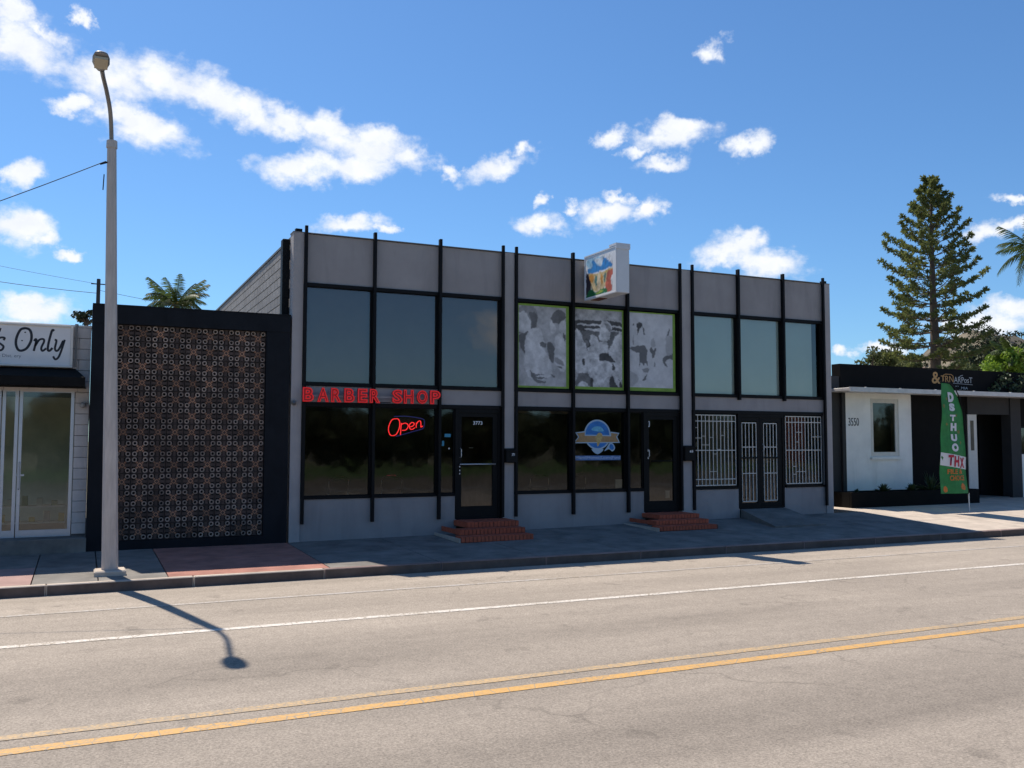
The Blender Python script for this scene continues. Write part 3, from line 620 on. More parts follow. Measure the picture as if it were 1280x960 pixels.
def vnoise(W_, H_, cells, rs):
    out = np.zeros((H_, W_)); amp = 1
    for c in cells:
        g = rs.rand(int(H_/c)+3, int(W_/c)+3); y = np.arange(H_)/c; x = np.arange(W_)/c; yi, xi = y.astype(int), x.astype(int); fy, fx = (y-yi)[:, None], (x-xi)[None, :]
        fy = fy*fy*(3-2*fy); fx = fx*fx*(3-2*fx)
        v = g[yi][:, xi]*(1-fy)*(1-fx)+g[yi+1][:, xi]*fy*(1-fx)+g[yi][:, xi+1]*(1-fy)*fx+g[yi+1][:, xi+1]*fy*fx; out += amp*(v-.5); amp *= .65
    return out
GV = [.07, .15, .27, .41, .56, .66]
def poster(x0, x1, z0, z1, label, box, shapes, bgk, brd, seed=1, contrast=.12):
    t_ = thing('photo_poster', label, 'poster', ((x0+x1)/2, 0, z0), 'black and white posters in the upper windows')
    BX('border', M_lime, t_, x0, x1, .030, .034, z0, z1); bl, br, bt, bb = brd; W_, H_ = 96, 144; rs = np.random.RandomState(seed)
    img = np.zeros((H_, W_, 3)); img[:] = GV[bgk]
    for g, poly in shapes:
        fill(img, W_, H_, [(q.x, q.y) for q in spline(poly, 4, True)], GV[g], box)
    dx = vnoise(W_, H_, (14, 6, 3), rs)*3.2; dy = vnoise(W_, H_, (14, 6, 3), rs)*3.2; yy_, xx_ = np.mgrid[0:H_, 0:W_]
    img = img[np.clip((yy_+dy).astype(int), 0, H_-1), np.clip((xx_+dx).astype(int), 0, W_-1)]
    img = blur(img, 1)*(1+contrast*3*vnoise(W_, H_, (12, 6, 3, 1.5), rs))[..., None]; img = np.clip(img, .03, .72)*np.array([1.02, 1, 1.0])
    X0, X1, Z0, Z1 = x0+bl, x1-br, z1-bt, z0+bb
    print_grid('print', img, lambda u, v: (X0+(X1-X0)*u, .029, Z0+(Z1-Z0)*v), M_print, t_)
P1 = [(2, [(60, 100), (200, 70), (250, 150), (240, 260), (150, 330), (60, 330)]), (4, [(70, 150), (120, 120), (160, 180), (190, 230), (180, 320), (90, 340), (60, 300), (65, 200)]), (1, [(170, 140), (220, 120), (255, 170), (250, 250), (225, 315), (190, 315), (195, 230)]),
      (3, [(310, 80), (380, 90), (390, 200), (420, 300), (380, 400), (290, 420), (290, 200)]), (1, [(385, 150), (420, 95), (490, 85), (530, 130), (520, 190), (480, 240), (430, 220), (390, 205)]), (4, [(385, 200), (420, 230), (440, 300), (400, 330), (380, 260)]), (4, [(470, 250), (530, 190), (535, 330), (480, 310)]),
      (1, [(75, 370), (150, 330), (160, 350), (140, 430), (125, 540), (100, 500), (80, 440)]), (4, [(160, 340), (260, 280), (320, 420), (300, 470), (380, 600), (380, 760), (200, 790), (120, 640), (130, 500)]), (1, [(270, 430), (300, 410), (330, 440), (320, 470), (280, 460)]), (1, [(340, 430), (380, 420), (420, 500), (415, 620), (380, 600), (350, 510)]),
      (4, [(440, 350), (520, 340), (535, 560), (520, 700), (440, 640), (420, 450)]), (1, [(500, 320), (530, 350), (525, 410), (510, 380)]), (1, [(180, 700), (215, 735), (330, 745), (230, 760), (350, 780), (240, 790), (340, 810), (260, 825), (200, 780)]), (1, [(440, 650), (500, 655), (480, 672)]), (1, [(380, 730), (420, 760), (400, 765)]), (2, [(430, 560), (500, 600), (520, 640), (440, 620)])]
P2 = [(3, [(60, 60), (590, 60), (590, 160), (60, 170)]), (0, [(60, 180), (300, 170), (500, 165), (590, 190), (590, 270), (60, 300)]), (4, [(130, 210), (590, 225), (590, 242), (130, 228)]), (4, [(205, 262), (590, 275), (590, 290), (205, 285)]), (1, [(120, 300), (590, 290), (590, 420), (480, 520), (200, 520), (130, 400)]),
      (4, [(330, 300), (350, 190), (400, 170), (450, 200), (460, 280), (430, 380), (340, 380)]), (2, [(380, 200), (440, 210), (455, 280), (420, 260)]), (4, [(60, 300), (110, 310), (150, 380), (200, 520), (220, 700), (150, 740), (60, 700)]), (4, [(210, 420), (240, 330), (300, 340), (330, 400), (420, 400), (410, 540), (240, 640), (200, 560)]), (0, [(170, 390), (210, 420), (200, 470), (230, 440), (190, 380)]),
      (4, [(430, 500), (470, 420), (510, 340), (590, 310), (590, 800), (520, 780), (500, 620)]), (0, [(330, 540), (430, 520), (500, 590), (500, 615), (340, 615)]), (4, [(230, 620), (460, 615), (460, 760), (400, 790), (340, 880), (250, 880), (200, 700)]), (0, [(130, 620), (150, 580), (165, 640), (150, 660)]), (0, [(470, 680), (490, 630), (515, 690), (480, 700)]),
      (1, [(70, 800), (110, 740), (210, 760), (240, 890), (70, 890)]), (4, [(80, 890), (130, 830), (200, 860), (210, 890)]), (0, [(450, 780), (530, 780), (590, 860), (590, 890), (450, 890)]), (4, [(470, 700), (530, 760), (560, 860), (530, 880), (490, 800)]), (0, [(225, 790), (250, 800), (260, 890), (235, 890)])]
P3 = [(0, [(125, 190), (160, 155), (200, 175), (190, 210), (165, 245), (145, 300), (135, 240)]), (1, [(190, 180), (220, 230), (240, 300), (225, 290), (205, 240)]), (1, [(85, 180), (98, 185), (90, 205)]), (2, [(95, 300), (100, 400), (110, 420), (90, 400)]), (4, [(140, 300), (200, 250), (230, 330), (240, 420), (120, 420), (110, 360)]),
      (1, [(60, 450), (150, 430), (220, 420), (250, 470), (250, 640), (225, 600), (215, 640), (180, 600), (160, 660), (165, 520), (120, 500)]), (1, [(275, 460), (300, 435), (330, 470), (355, 440), (350, 510), (320, 550), (310, 510)]), (3, [(290, 380), (330, 330), (345, 380), (340, 440), (300, 430)]), (1, [(490, 310), (515, 215), (525, 225), (512, 300)]), (1, [(440, 560), (480, 520), (560, 490), (560, 550), (490, 560), (470, 600), (500, 650), (465, 630)]),
      (3, [(480, 330), (550, 300), (560, 480), (480, 510)]), (1, [(205, 800), (250, 740), (245, 790), (220, 810)]), (2, [(200, 680), (270, 670), (250, 720), (215, 710)]), (2, [(335, 600), (352, 610), (345, 645), (330, 640)]), (3, [(60, 700), (150, 800), (60, 880)])]
poster(8.745, 10.085, 3.215, 5.115, 'black and white crowd poster with lime border, leftmost of the three upstairs', (75, 535, 70, 860), P1, 3, (.06, .075, .045, .045))
poster(10.215, 11.555, 3.215, 5.115, 'black and white crowd poster with a dark canopy, directly below the sign box', (60, 590, 60, 890), P2, 3, (.025, .04, .035, .065), 2, .2)
poster(11.685, 13.03, 3.215, 5.115, 'mostly blank pale poster with a few dark figures, rightmost of the three upstairs', (50, 560, 60, 890), P3, 4, (.03, .075, .03, .085), 3, .06)

# ------------------------------------------------------------ projecting sign box
t_ = thing('sign_box', 'white projecting sign box with a painted blue, orange and green picture above the posters', 'sign', (10.56, -.12, 5.24))
M_box = mat('sign_box_white', (.62, .63, .65), .5, .06, 3, .1, 30)
BX('case', M_box, t_, 10.40, 10.73, -1.55, -.16, 5.24, 6.27, bevel=.012); BX('cap', M_box, t_, 10.385, 10.745, -1.565, -1.27, 6.272, 6.325); BX('cap', M_box, t_, 10.385, 10.745, -1.565, -1.545, 6.20, 6.271)
b = MB(); b.box(10.5, 10.62, -.159, .0, 5.6, 5.72); b.box(10.5, 10.62, -.159, .0, 6.0, 6.1); b.build('bracket', M_fin, t_); BX('cable_plate', mat('rust_brown', (.14, .05, .03), .8), t_, 10.45, 10.65, -.75, -.35, 5.228, 5.239)
b = MB()
for (ya, yb, za, zb) in ((-1.55, -.16, 5.24, 5.265), (-1.55, -.16, 6.235, 6.265), (-1.55, -1.53, 5.266, 6.234), (-.18, -.16, 5.266, 6.234)): b.box(10.388, 10.3995, ya, yb, za, zb)
b.build('face_frame', M_box, t_)
def sgn(x, y):
    u = (x-115)/445; top = 260-200*u; bot = 850-120*u; v = (y-top)/(bot-top)
    return (-.16-1.39*min(max(u, .02), .98), 6.265-1.02*min(max(v, .03), .97))
SG = [('panel_white', (.74, .72, .72), [(125, 270), (555, 80), (555, 720), (125, 835)], 0), ('panel_light_blue', (.30, .55, .72), [(135, 300), (250, 240), (370, 210), (400, 300), (300, 380), (170, 400)], 1), ('panel_blue', (.01, .22, .55), [(150, 420), (215, 380), (215, 300), (240, 280), (285, 330), (330, 360), (370, 330), (360, 270), (400, 230), (485, 280), (485, 350), (300, 430), (170, 485)], 1), ('panel_white', 0, [(250, 280), (330, 225), (370, 230), (365, 300), (330, 350), (290, 320)], 1),
      ('panel_yellow', (.62, .42, .14), [(160, 485), (300, 455), (540, 355), (540, 395), (400, 450), (180, 525)], 1), ('panel_tan', (.62, .48, .26), [(170, 520), (420, 430), (430, 560), (390, 670), (290, 720), (220, 690), (180, 590)], 1), ('panel_orange', (.60, .26, .04), [(170, 510), (235, 495), (240, 600), (200, 600)], 1), ('panel_teal', (.06, .20, .19), [(262, 500), (285, 495), (285, 640), (262, 640)], 1), ('panel_pale', (.66, .55, .38), [(300, 480), (330, 475), (335, 700), (300, 710)], 1), ('panel_orange', 0, [(350, 480), (372, 470), (372, 600), (350, 610)], 1), ('panel_teal', 0, [(392, 450), (415, 440), (412, 560), (392, 570)], 1),
      ('panel_red', (.52, .11, .07), [(445, 420), (540, 385), (535, 450), (490, 500), (500, 600), (500, 690), (440, 730), (410, 640), (430, 540)], 1), ('panel_dark', (.03, .02, .03), [(128, 500), (160, 500), (190, 590), (200, 640), (195, 700), (128, 810)], 1), ('panel_green', (.012, .16, .05), [(128, 790), (200, 690), (250, 720), (290, 730), (370, 670), (425, 680), (420, 745), (260, 815), (130, 835)], 1), ('panel_lime', (.30, .40, .06), [(285, 745), (350, 705), (370, 725), (300, 765)], 1), ('panel_cyan', (.10, .45, .42), [(240, 815), (430, 735), (440, 745), (260, 825)], 1)]
W_, H_ = 72, 56; img = np.zeros((H_, W_, 3)); cols = {}; rs = np.random.RandomState(5); img[:] = .74
def uvq(q):
    u = (q.x-115)/445; top = 260-200*u; bot = 850-120*u; return (min(max(u, -.05), 1.05), min(max((q.y-top)/(bot-top), -.05), 1.05))
for nm, col, poly, smf in SG[1:]:
    if col: cols[nm] = col
    elif nm == 'panel_white': cols[nm] = (.62, .68, .72)
    fill(img, W_, H_, [uvq(q) for q in spline(poly, 4, True)], cols[nm], (0, 1, 0, 1))
dx = vnoise(W_, H_, (9, 4, 2), rs)*2.5; dy = vnoise(W_, H_, (9, 4, 2), rs)*2.5; yy_, xx_ = np.mgrid[0:H_, 0:W_]
img = blur(img[np.clip((yy_+dy).astype(int), 0, H_-1), np.clip((xx_+dx).astype(int), 0, W_-1)], 1); img = np.clip(img*(1+.5*vnoise(W_, H_, (7, 3, 1.5), rs))[..., None], .005, .8)
img[:3] = .74; img[-2:] = .74; img[:, :2] = .74; img[:, -7:] = .74
print_grid('painted_picture', img, lambda u, v: (10.3985, -.18-1.35*u, 6.235-.97*v), M_print, t_)

# ------------------------------------------------------------ decorative breeze-block screen
t_ = thing('screen_wall', 'black framed breeze-block screen of ringed brown blocks beside the grey building', 'wall', (1.9, -.04, 0))
BX('top_beam', M_navy, t_, .114, 3.715, -.06, .30, 4.17, 4.50); BX('side_post', M_navy, t_, .114, .54, -.05, .28, -.1, 4.168); BX('side_post', M_navy, t_, 3.25, 3.712, -.05, .28, -.1, 4.168)
BX('bottom_beam', M_navy, t_, .542, 3.248, -.052, .26, -.1, .17); BX('coping', M_navy, t_, .116, 3.72, -.07, .31, 4.502, 4.525)
M_ring = mat('ring_rim', (.32, .25, .205), .8, .35, 14, .3, 60, rnd=.32); M_core = mat('terracotta_core', (.38, .20, .12), .8, .35, 14, .3, 60, rnd=.4); M_bf = mat('block_face', (.075, .052, .043), .8, .4, 25, .3, 60, rnd=.25); M_bk = mat('dark_backing', (.022, .02, .02), .9, .4, 6)
BX('backing', M_bk, t_, .542, 3.248, .12, .16, .172, 4.168)
CW = 2.706/9; CH = 3.996/13; S = .5*CW
def ring(b, cx, cz, r0, r1, y0, y1, n=10):
    for i in range(n):
        a, c = 2*math.pi*i/n, 2*math.pi*(i+1)/n
        def q(r, t, y): return (cx+r*math.cos(t), y, cz+r*math.sin(t))
        b.face([q(r0, a, y0), q(r1, a, y0), q(r1, c, y0), q(r0, c, y0)]); b.face([q(r1, a, y0), q(r1, a, y1), q(r1, c, y1), q(r1, c, y0)]); b.face([q(r0, a, y0), q(r0, c, y0), q(r0, c, y1), q(r0, a, y1)])
b = MB(); w_ = CW/2-.007; h_ = CH/2-.007
b.k = 2   # face plate as a cross, corners left open
b.box(-w_, w_, .02, .035, -.028, .028); b.box(-.028, .028, .0205, .0345, -h_, h_)
b.box(-w_, -w_+.01, .012, .1, -h_, h_); b.box(w_-.01, w_, .012, .1, -h_, h_); b.box(-w_+.01, w_-.01, .012, .1, h_-.01, h_); b.box(-w_+.01, w_-.01, .012, .1, -h_, -h_+.01)
b.k = 0
for sx_ in (-1, 1):
    for sz_ in (-1, 1): ring(b, sx_*(w_-.050), sz_*(h_-.048), .027, .044, .002, .09)
b.k = 1
def diag(x0, z0, x1, z1, w, y0, y1):
    d = Vector((x1-x0, z1-z0)); d.normalize(); n = Vector((-d.y, d.x))*w/2
    b.prism([(x0-n.x, z0-n.y), (x1-n.x, z1-n.y), (x1+n.x, z1+n.y), (x0+n.x, z0+n.y)], y0, y1)
r_ = .042
for i in range(4):
    a, c = i*math.pi/2, (i+1)*math.pi/2
    diag(r_*math.cos(a), r_*math.sin(a), r_*math.cos(c), r_*math.sin(c), .014, .004, .06)
    for q_ in (-.14, .14): diag(.050*math.cos(a+math.pi/4+q_), .050*math.sin(a+math.pi/4+q_), .088*math.cos(a+math.pi/4+q_*.8), .088*math.sin(a+math.pi/4+q_*.8), .011, .008, .06)
brk = b.mesh('breeze_block', [M_ring, M_core, M_bf]); rb = random.Random(2)
for r in range(13):
    for c in range(9):
        inst('breeze_block', brk, t_, Vector((.542+CW*(c+.5), rb.uniform(.004, .012), .172+CH*(r+.5)))-origin(t_), (0, rb.choice((0, math.pi)), 0) if False else (0, rb.uniform(-.012, .012), 0))
# little things standing on the ledge behind the screen
BX('ledge', M_white, bd, 3.35, 3.74, .62, .9, 4.3, 4.50)
pt = thing('flower_pot', 'small terracotta pot with a plant on the ledge beside the grey block wall', 'pot', (3.50, .72, 4.5))
b = MB(); b.tube([(3.50, .72, 4.50), (3.50, .72, 4.58)], [.04, .055], 10); b.build('pot', mat('terracotta', (.35, .08, .04), .8), pt)

# ------------------------------------------------------------ white shop on the left
lb = thing('shop_building', 'low white block shop with aluminium glass storefront at the left edge', 'building', (-1, .3, 0))
BX('wall', M_mort, lb, -9, .11, .32, 8, 2.95, 4.10); BX('side_pier', M_mort, lb, -.13, .11, .32, 8, .26, 2.949)
bb = MB(); bb.box(-.197, .197, -.015, .02, -.096, .096); blw = bb.mesh('concrete_block', M_cmuw, bevel=.005); bb = MB(); bb.box(-.115, .115, -.015, .02, -.096, .096); blh = bb.mesh('concrete_block', M_cmuw, bevel=.005)
for r in range(6):
    for c in range(22): inst('concrete_block', blw, lb, Vector((-.09-c*.4-(.2 if r % 2 else 0), .305, 4.0-r*.2))-origin(lb))
for r in (1, 3, 5): inst('concrete_block', blh, lb, Vector((.01, .305, 4.0-r*.2))-origin(lb), (0, 0, 0), (.86, 1, 1))
for r in range(13): inst('concrete_block', blh, lb, Vector((-.01, .305, 2.80-r*.2))-origin(lb))
BX('coping', M_whm, lb, -9, .115, .28, 8, 4.101, 4.14); BX('roof', M_roof, lb, -9, .1, .4, 8, 3.6, 3.7)
BX('entrance_slab', M_conc, lb, -9, .125, -.12, .31, -.1, .265, bevel=.01)
for (x0, x1, door) in ((-1.03, -.14, 1), (-1.30, -1.045, 1), (-2.25, -1.32, 1), (-3.3, -2.27, 0)):
    window(x0, x1, .27, 2.94, G_left, lb, fr=.055, m=M_alu, y=.34)
    BX('bottom_rail', M_alu, lb, x0+.055, x1-.055, .315, .365, .326, .40)
for x in (-1.0, -1.33):
    b = MB(); b.tube([(x, .31, 1.62), (x, .26, 1.6), (x, .26, 1.15), (x, .31, 1.13)], .012, 6); b.build('handle', M_alu, lb); BX('lock', M_alu, lb, x-.06, x+.08, .295, .305, 1.37, 1.40)
BX('interior_wall', mat('shop_interior', (.60, .60, .48), .9, .2, 1.5), lb, -9, .0, 4, 4.1, .26, 2.95); BX('floor', mat('shop_floor', (.22, .13, .09), .5, .2, 2), lb, -9, .0, .36, 4, .2, .262)
BX('ceiling', mat('shop_ceiling', (.6, .6, .55), .9), lb, -9, .1, .36, 4.1, 2.951, 3.0)
sh_ = thing('display_shelf', 'low shelf of boxed goods behind the left shop glass', 'shelf', (-.6, 1.2, .26))
BX('shelf_board', M_whm, sh_, -1.4, -.2, 1.1, 1.5, .75, .78); BX('shelf_board', M_whm, sh_, -1.4, -.2, 1.1, 1.5, .45, .48)
for x in (-1.38, -.24): BX('shelf_leg', M_whm, sh_, x, x+.03, 1.1, 1.13, .262, 1.2)
r2_ = random.Random(9); goods = [mat('box_%s' % n, c, .6) for n, c in (('yellow', (.45, .35, .08)), ('cream', (.5, .48, .4)), ('grey', (.25, .27, .27)), ('green', (.10, .2, .08)))]
for i in range(9):
    x = -1.36+i*.125; z = .78 if i % 2 else .48; g_ = BX('goods_box', goods[i % 4], None, x, x+.1, 1.15, 1.3, z+.002, z+.002+r2_.uniform(.08, .2), loc=(x+.05, 1.2, z)); tag(g_, '%s box, %s on the %s shelf board in the left shop' % (('yellow', 'cream', 'grey', 'green')[i % 4], ('first', 'second', 'third', 'fourth', 'fifth')[i//2]+' from the left', 'upper' if i % 2 else 'lower'), 'box', 'boxed goods on the shelf')
# wall lamp
t_ = thing('wall_lamp', 'round glass wall lamp on the pier right of the white storefront', 'lamp', (.0, .28, 2.6)); b = MB(); b.tube([(0, .289, 2.66), (0, .24, 2.66)], .05, 12); b.build('base', M_galv, t_, smooth=False)
b = MB(); b.tube([(0, .24, 2.66), (0, .20, 2.66), (0, .16, 2.66), (0, .135, 2.66)], [.035, .055, .045, .01], 12); b.build('globe', mat('lamp_glass', (.35, .35, .34), .2), t_, smooth=True)
# awning
t_ = thing('awning', 'black sloping fabric awning over the left storefront', 'awning', (-1, .28, 3.0)); M_aw = mat('black_canvas', (.012, .012, .012), .9, .2, 6, spec=.1)
b = MB()
b.face([(-9, .285, 3.33), (-.14, .285, 3.33), (.03, -.42, 3.13), (-9, -.42, 3.13)]); b.face([(-9, -.42, 3.13), (.03, -.42, 3.13), (.03, -.42, 2.97), (-9, -.42, 2.97)]); b.face([(-.14, .285, 3.33), (.05, .285, 2.97), (.03, -.42, 2.97), (.03, -.42, 3.13)]); b.face([(-9, .285, 2.965), (.05, .285, 2.965), (.03, -.42, 2.965), (-9, -.42, 2.965)])
b.build('canopy', M_aw, t_); b = MB()
for x in (-2.4, -1.2, -.02): b.tube([(x, .28, 2.99), (x, -.40, 2.99)], .012, 6)
b.build('frame_rail', M_galv, t_)
# sign board with script lettering
t_ = thing('sign_board', 'long pale sign board with black brush script ending in Only', 'sign', (-1.5, .2, 3.35))
M_sb = mat('sign_board_face', (.72, .70, .68), .5, .05, 2); M_ink = mat('black_ink', (.012, .012, .018), .5)
BX('panel', M_sb, t_, -9, -.235, .16, .28, 3.375, 4.075); b = MB(); b.box(-9, -.19, .13, .30, 3.335, 3.374); b.box(-.234, -.19, .13, .30, 3.375, 4.09); b.box(-9, -.235, .13, .30, 4.076, 4.115); b.build('frame', M_whm, t_, bevel=.006)
b = MB(); b.tube([(-.14, .20, 3.36), (-.14, .20, 4.10)], .018, 8); b.tube([(-.14, .20, 4.10), (-.14, .20, 4.15)], .03, 8); b.build('conduit', M_galv, t_)
def sc_(u, v):
    px = u/12.8; py = 395+v/12.8; return Vector((-1.37+px*.01285, 4.115-(py-402-.0565*px)*.01445, 0))
def strokes(nm, lst):
    b = MB()
    for pts, w0 in lst:
        ribbon(b, spline([sc_(*p)[:2] for p in pts], 6), [w0*.001*.9]*1, .1585)
    o = b.build(nm, M_ink, t_); return o
strokes('letter', [([(60, 380), (75, 345), (30, 335), (-10, 350), (-30, 400), (20, 440), (62, 480), (40, 530), (-20, 545)], 40)]); strokes('letter', [([(8, 185), (0, 215), (-12, 245)], 34)])
strokes('letter', [([(400, 190), (320, 215), (265, 330), (255, 440), (290, 530), (350, 550), (430, 510), (490, 400), (495, 290), (460, 215), (395, 190)], 48)])
strokes('letter', [([(540, 400), (565, 370), (575, 400), (540, 560)], 42), ([(560, 480), (620, 385), (685, 370), (700, 410), (660, 510), (680, 560), (740, 520)], 40)])
strokes('letter', [([(860, 240), (835, 225), (815, 260), (775, 430), (765, 540), (795, 560), (840, 515)], 44)])
strokes('letter', [([(870, 385), (900, 400), (880, 520), (905, 565), (950, 530), (1010, 400)], 40), ([(1035, 385), (985, 560), (940, 670), (890, 700), (855, 650)], 40)])
for u, v in ((395, 258), (350, 390)):
    p = sc_(u, v); b = MB(); b.prism([(p.x+.016*math.cos(a), p.y+.012*math.sin(a)) for a in [i*math.pi/4 for i in range(8)]], .1575, .159); b.build('dot', M_ink, t_)
p0, p1 = sc_(-330, 690), sc_(345, 650); TXT('small_lettering', 'Hair Care Dist. ery', p0.x, p1.x, p1.y-.03, p1.y+.045, .158, mat('grey_ink', (.20, .20, .22), .6), t_)

# ------------------------------------------------------------ low black and white building on the right
rbx = thing('restaurant_building', 'low white and black building with flat canopy to the right of the grey one', 'building', (24, 2.2, .15))
M_bl2 = mat('matt_black_paint', (.009, .0085, .0085), .8, .2, 3, .3, 50, spec=.1); M_dg = mat('charcoal_paint', (.034, .032, .032), .8, .1, 3)
BX('parapet', M_bl2, rbx, 20.47, 40, 2.16, 2.5, 3.60, 4.355); BX('parapet', M_dg, rbx, 19.3, 20.465, 2.19, 2.5, 3.60, 3.98)
BX('wall', M_white, rbx, 20.62, 21.70, 2.2, 2.5, .1, 3.598); BX('wall', M_white, rbx, 22.88, 23.42, 2.2, 2.5, .1, 3.598); BX('wall', M_white, rbx, 21.701, 22.879, 2.2, 2.5, .1, 1.58); BX('wall', M_white, rbx, 21.701, 22.879, 2.2, 2.5, 3.34, 3.598)
BX('wall', M_dg, rbx, 19.3, 20.619, 2.21, 2.5, .1, 3.598)
BX('wall_return', M_dg, rbx, 20.48, 20.618, 2.12, 2.209, .1, 3.55)
f = window(21.70, 22.88, 1.581, 3.339, G_dark, rbx, fr=.13, m=M_whm, y=2.25); BX('sill', M_white, rbx, 21.66, 22.92, 2.12, 2.199, 1.49, 1.56)
BX('blind', M_int, rbx, 21.6, 23, 2.6, 2.62, 1.5, 3.4)
BX('dark_wall', M_bl2, rbx, 23.421, 25.95, 2.23, 2.5, .1, 3.598); BX('lintel', M_dg, rbx, 25.951, 27.95, 2.19, 2.5, 2.93, 3.598); BX('pillar', M_dg, rbx, 27.951, 28.45, 2.15, 2.5, .1, 3.598)
BX('door_jamb', M_whm, rbx, 26.0, 26.42, 2.24, 2.3, .2, 2.92); BX('jamb_glass', M_int, rbx, 26.12, 26.27, 2.232, 2.238, 1.75, 2.72)
BX('recess_wall', M_bl2, rbx, 26.0, 28.0, 3.4, 3.5, .2, 2.95); BX('recess_floor', M_conc, rbx, 25.96, 27.94, 2.26, 3.4, .1, .22)
BX('wall', M_bl2, rbx, 28.451, 40, 2.25, 2.5, 2.55, 3.598); BX('wall', M_white, rbx, 28.5, 40, 2.24, 2.5, .1, 1.62); f = window(28.5, 31.0, 1.62, 2.549, G_dark, rbx, fr=.05, m=M_fin, y=2.3); BX('blind', M_int, rbx, 28.4, 40, 2.7, 2.72, 1.5, 2.6)
BX('body', M_dg, rbx, 19.32, 40, 3.6, 12, .05, 3.9); BX('roof', M_roof, rbx, 19.33, 39.9, 2.5, 12, 3.9, 3.95)
BX('side_light', M_whm, rbx, 26.55, 26.62, 2.9, 2.95, 1.4, 1.5); BX('side_light', M_whm, rbx, 27.0, 27.06, 2.9, 2.95, 1.75, 1.95)
M_can = mat('canopy_metal', (.62, .59, .56), .6, .15, 3)
cn = BX('canopy', M_can, rbx, 19.98, 40, 1.32, 2.158, 3.49, 3.585, bevel=.01); BX('canopy_lip', M_can, rbx, 19.95, 40, 1.27, 1.318, 3.47, 3.60)
for x in (20.8, 22.2, 23.7, 25.4, 27.1): b = MB(); b.tube([(x, 1.5, 3.586), (x, 1.5, 3.63)], [.06, .03], 8); b.build('fixing_cap', M_can, cn)
TXT('street_number', '3550', 20.80, 21.22, 2.50, 2.74, 2.195, mat('number_metal', (.05, .05, .055), .5), rbx, extrude=.004)
t_ = thing('fascia_sign', 'gold ampersand and pale lettering on the black parapet of the right building', 'sign', (25.3, 2.15, 3.8))
M_gold = mat('gold_letter', (.50, .26, .08), .5); M_pl = mat('pale_letter', (.42, .42, .42), .5)
def fs(u, v): px = 1150+u/16; py = 455+v/16; return (24.45+(px-1166)*.0345, 2.158, 4.155-(py-469.5)*.0265-(px-1166)*.0002)
a_, c_ = fs(195, 405), fs(375, 175); TXT('letter', '&', a_[0], c_[0], a_[2], c_[2], 2.156, M_gold, t_, offset=.015)
a_, c_ = fs(385, 365), fs(650, 240); TXT('letter', 'TRN', a_[0], c_[0], a_[2], c_[2], 2.156, M_gold, t_); a_, c_ = fs(660, 365), fs(1055, 250); TXT('lettering', 'ARPosT', a_[0], c_[0], a_[2], c_[2], 2.156, M_pl, t_)
b = MB(); p = [Vector(fs(u, v)) for u, v in ((440, 340), (440, 230), (480, 210), (600, 210), (640, 240))]; b.tube(p, .012, 6); b.build('flourish', M_gold, t_)
b = MB(); p = [Vector(fs(u, v)) for u, v in ((760, 270), (800, 230), (850, 215))]; b.tube(p, .010, 6); p = [Vector(fs(u, v)) for u, v in ((640, 380), (1055, 393))]; b.tube(p, .008, 6); b.build('flourish', M_pl, t_)
a_, c_ = fs(760, 500), fs(955, 440); TXT('small_lettering', '_MIA', a_[0], c_[0], a_[2], c_[2], 2.156, M_pl, t_); a_, c_ = fs(690, 445), fs(765, 425); TXT('small_lettering', 'BY', a_[0], c_[0], a_[2], c_[2], 2.156, M_pl, t_); a_, c_ = fs(115, 145), fs(200, 120); TXT('small_lettering', 'the', a_[0], c_[0], a_[2], c_[2], 2.156, M_dg, t_)

# planter with plants
pl_ = thing('planter', 'long low black planter box in front of the white wall', 'planter', (22, 1.2, .16)); BX('side_board', M_bl2, pl_, 19.55, 24.75, .90, .98, .05, .60, bevel=.01); BX('side_board', M_bl2, pl_, 19.55, 24.75, 1.52, 1.60, .05, .60, bevel=.01); BX('end_board', M_bl2, pl_, 19.55, 19.63, .981, 1.519, .05, .60); BX('end_board', M_bl2, pl_, 24.67, 24.75, .981, 1.519, .05, .60); BX('soil', M_soil, pl_, 19.631, 24.669, .981, 1.519, .05, .55)
M_leafd = mat('shrub_leaf', (.035, .06, .02), .6, .3, 20)
def rosette(x, y, z, h, n, label, seed, wd=.03):
    r_ = random.Random(seed); b = MB()
    for i in range(n):
        a = r_.uniform(0, 6.28); t = r_.uniform(.15, 1.2); L_ = h*r_.uniform(.7, 1.1); d = Vector((math.cos(a)*math.sin(t), math.sin(a)*math.sin(t), math.cos(t))); s = d.cross(Vector((0, 0, 1))).normalized()*wd
        o = Vector((x, y, z)); m = o+d*L_*.55; e = o+d*L_-Vector((0, 0, L_*.12*t))
        b.face([o-s*.5, m-s, e, m+s, o+s*.5])
    o = b.build('spiky_plant', M_leafd, None, loc=(x, y, z)); tag(o, label, 'plant')
rosette(20.1, 1.25, .55, .16, 26, 'smallest dark plant at the left end of the black planter', 1); rosette(21.15, 1.25, .55, .30, 60, 'round spiky plant under the left side of the white-framed window', 2, .04); rosette(22.3, 1.25, .55, .28, 60, 'second round spiky plant under the right side of the white-framed window', 3, .04); rosette(23.1, 1.25, .55, .62, 46, 'tallest open plant in the planter, right of the white-framed window', 4, .03); rosette(24.2, 1.25, .55, .22, 36, 'low dark plant in the planter just left of the green flag', 5, .04)

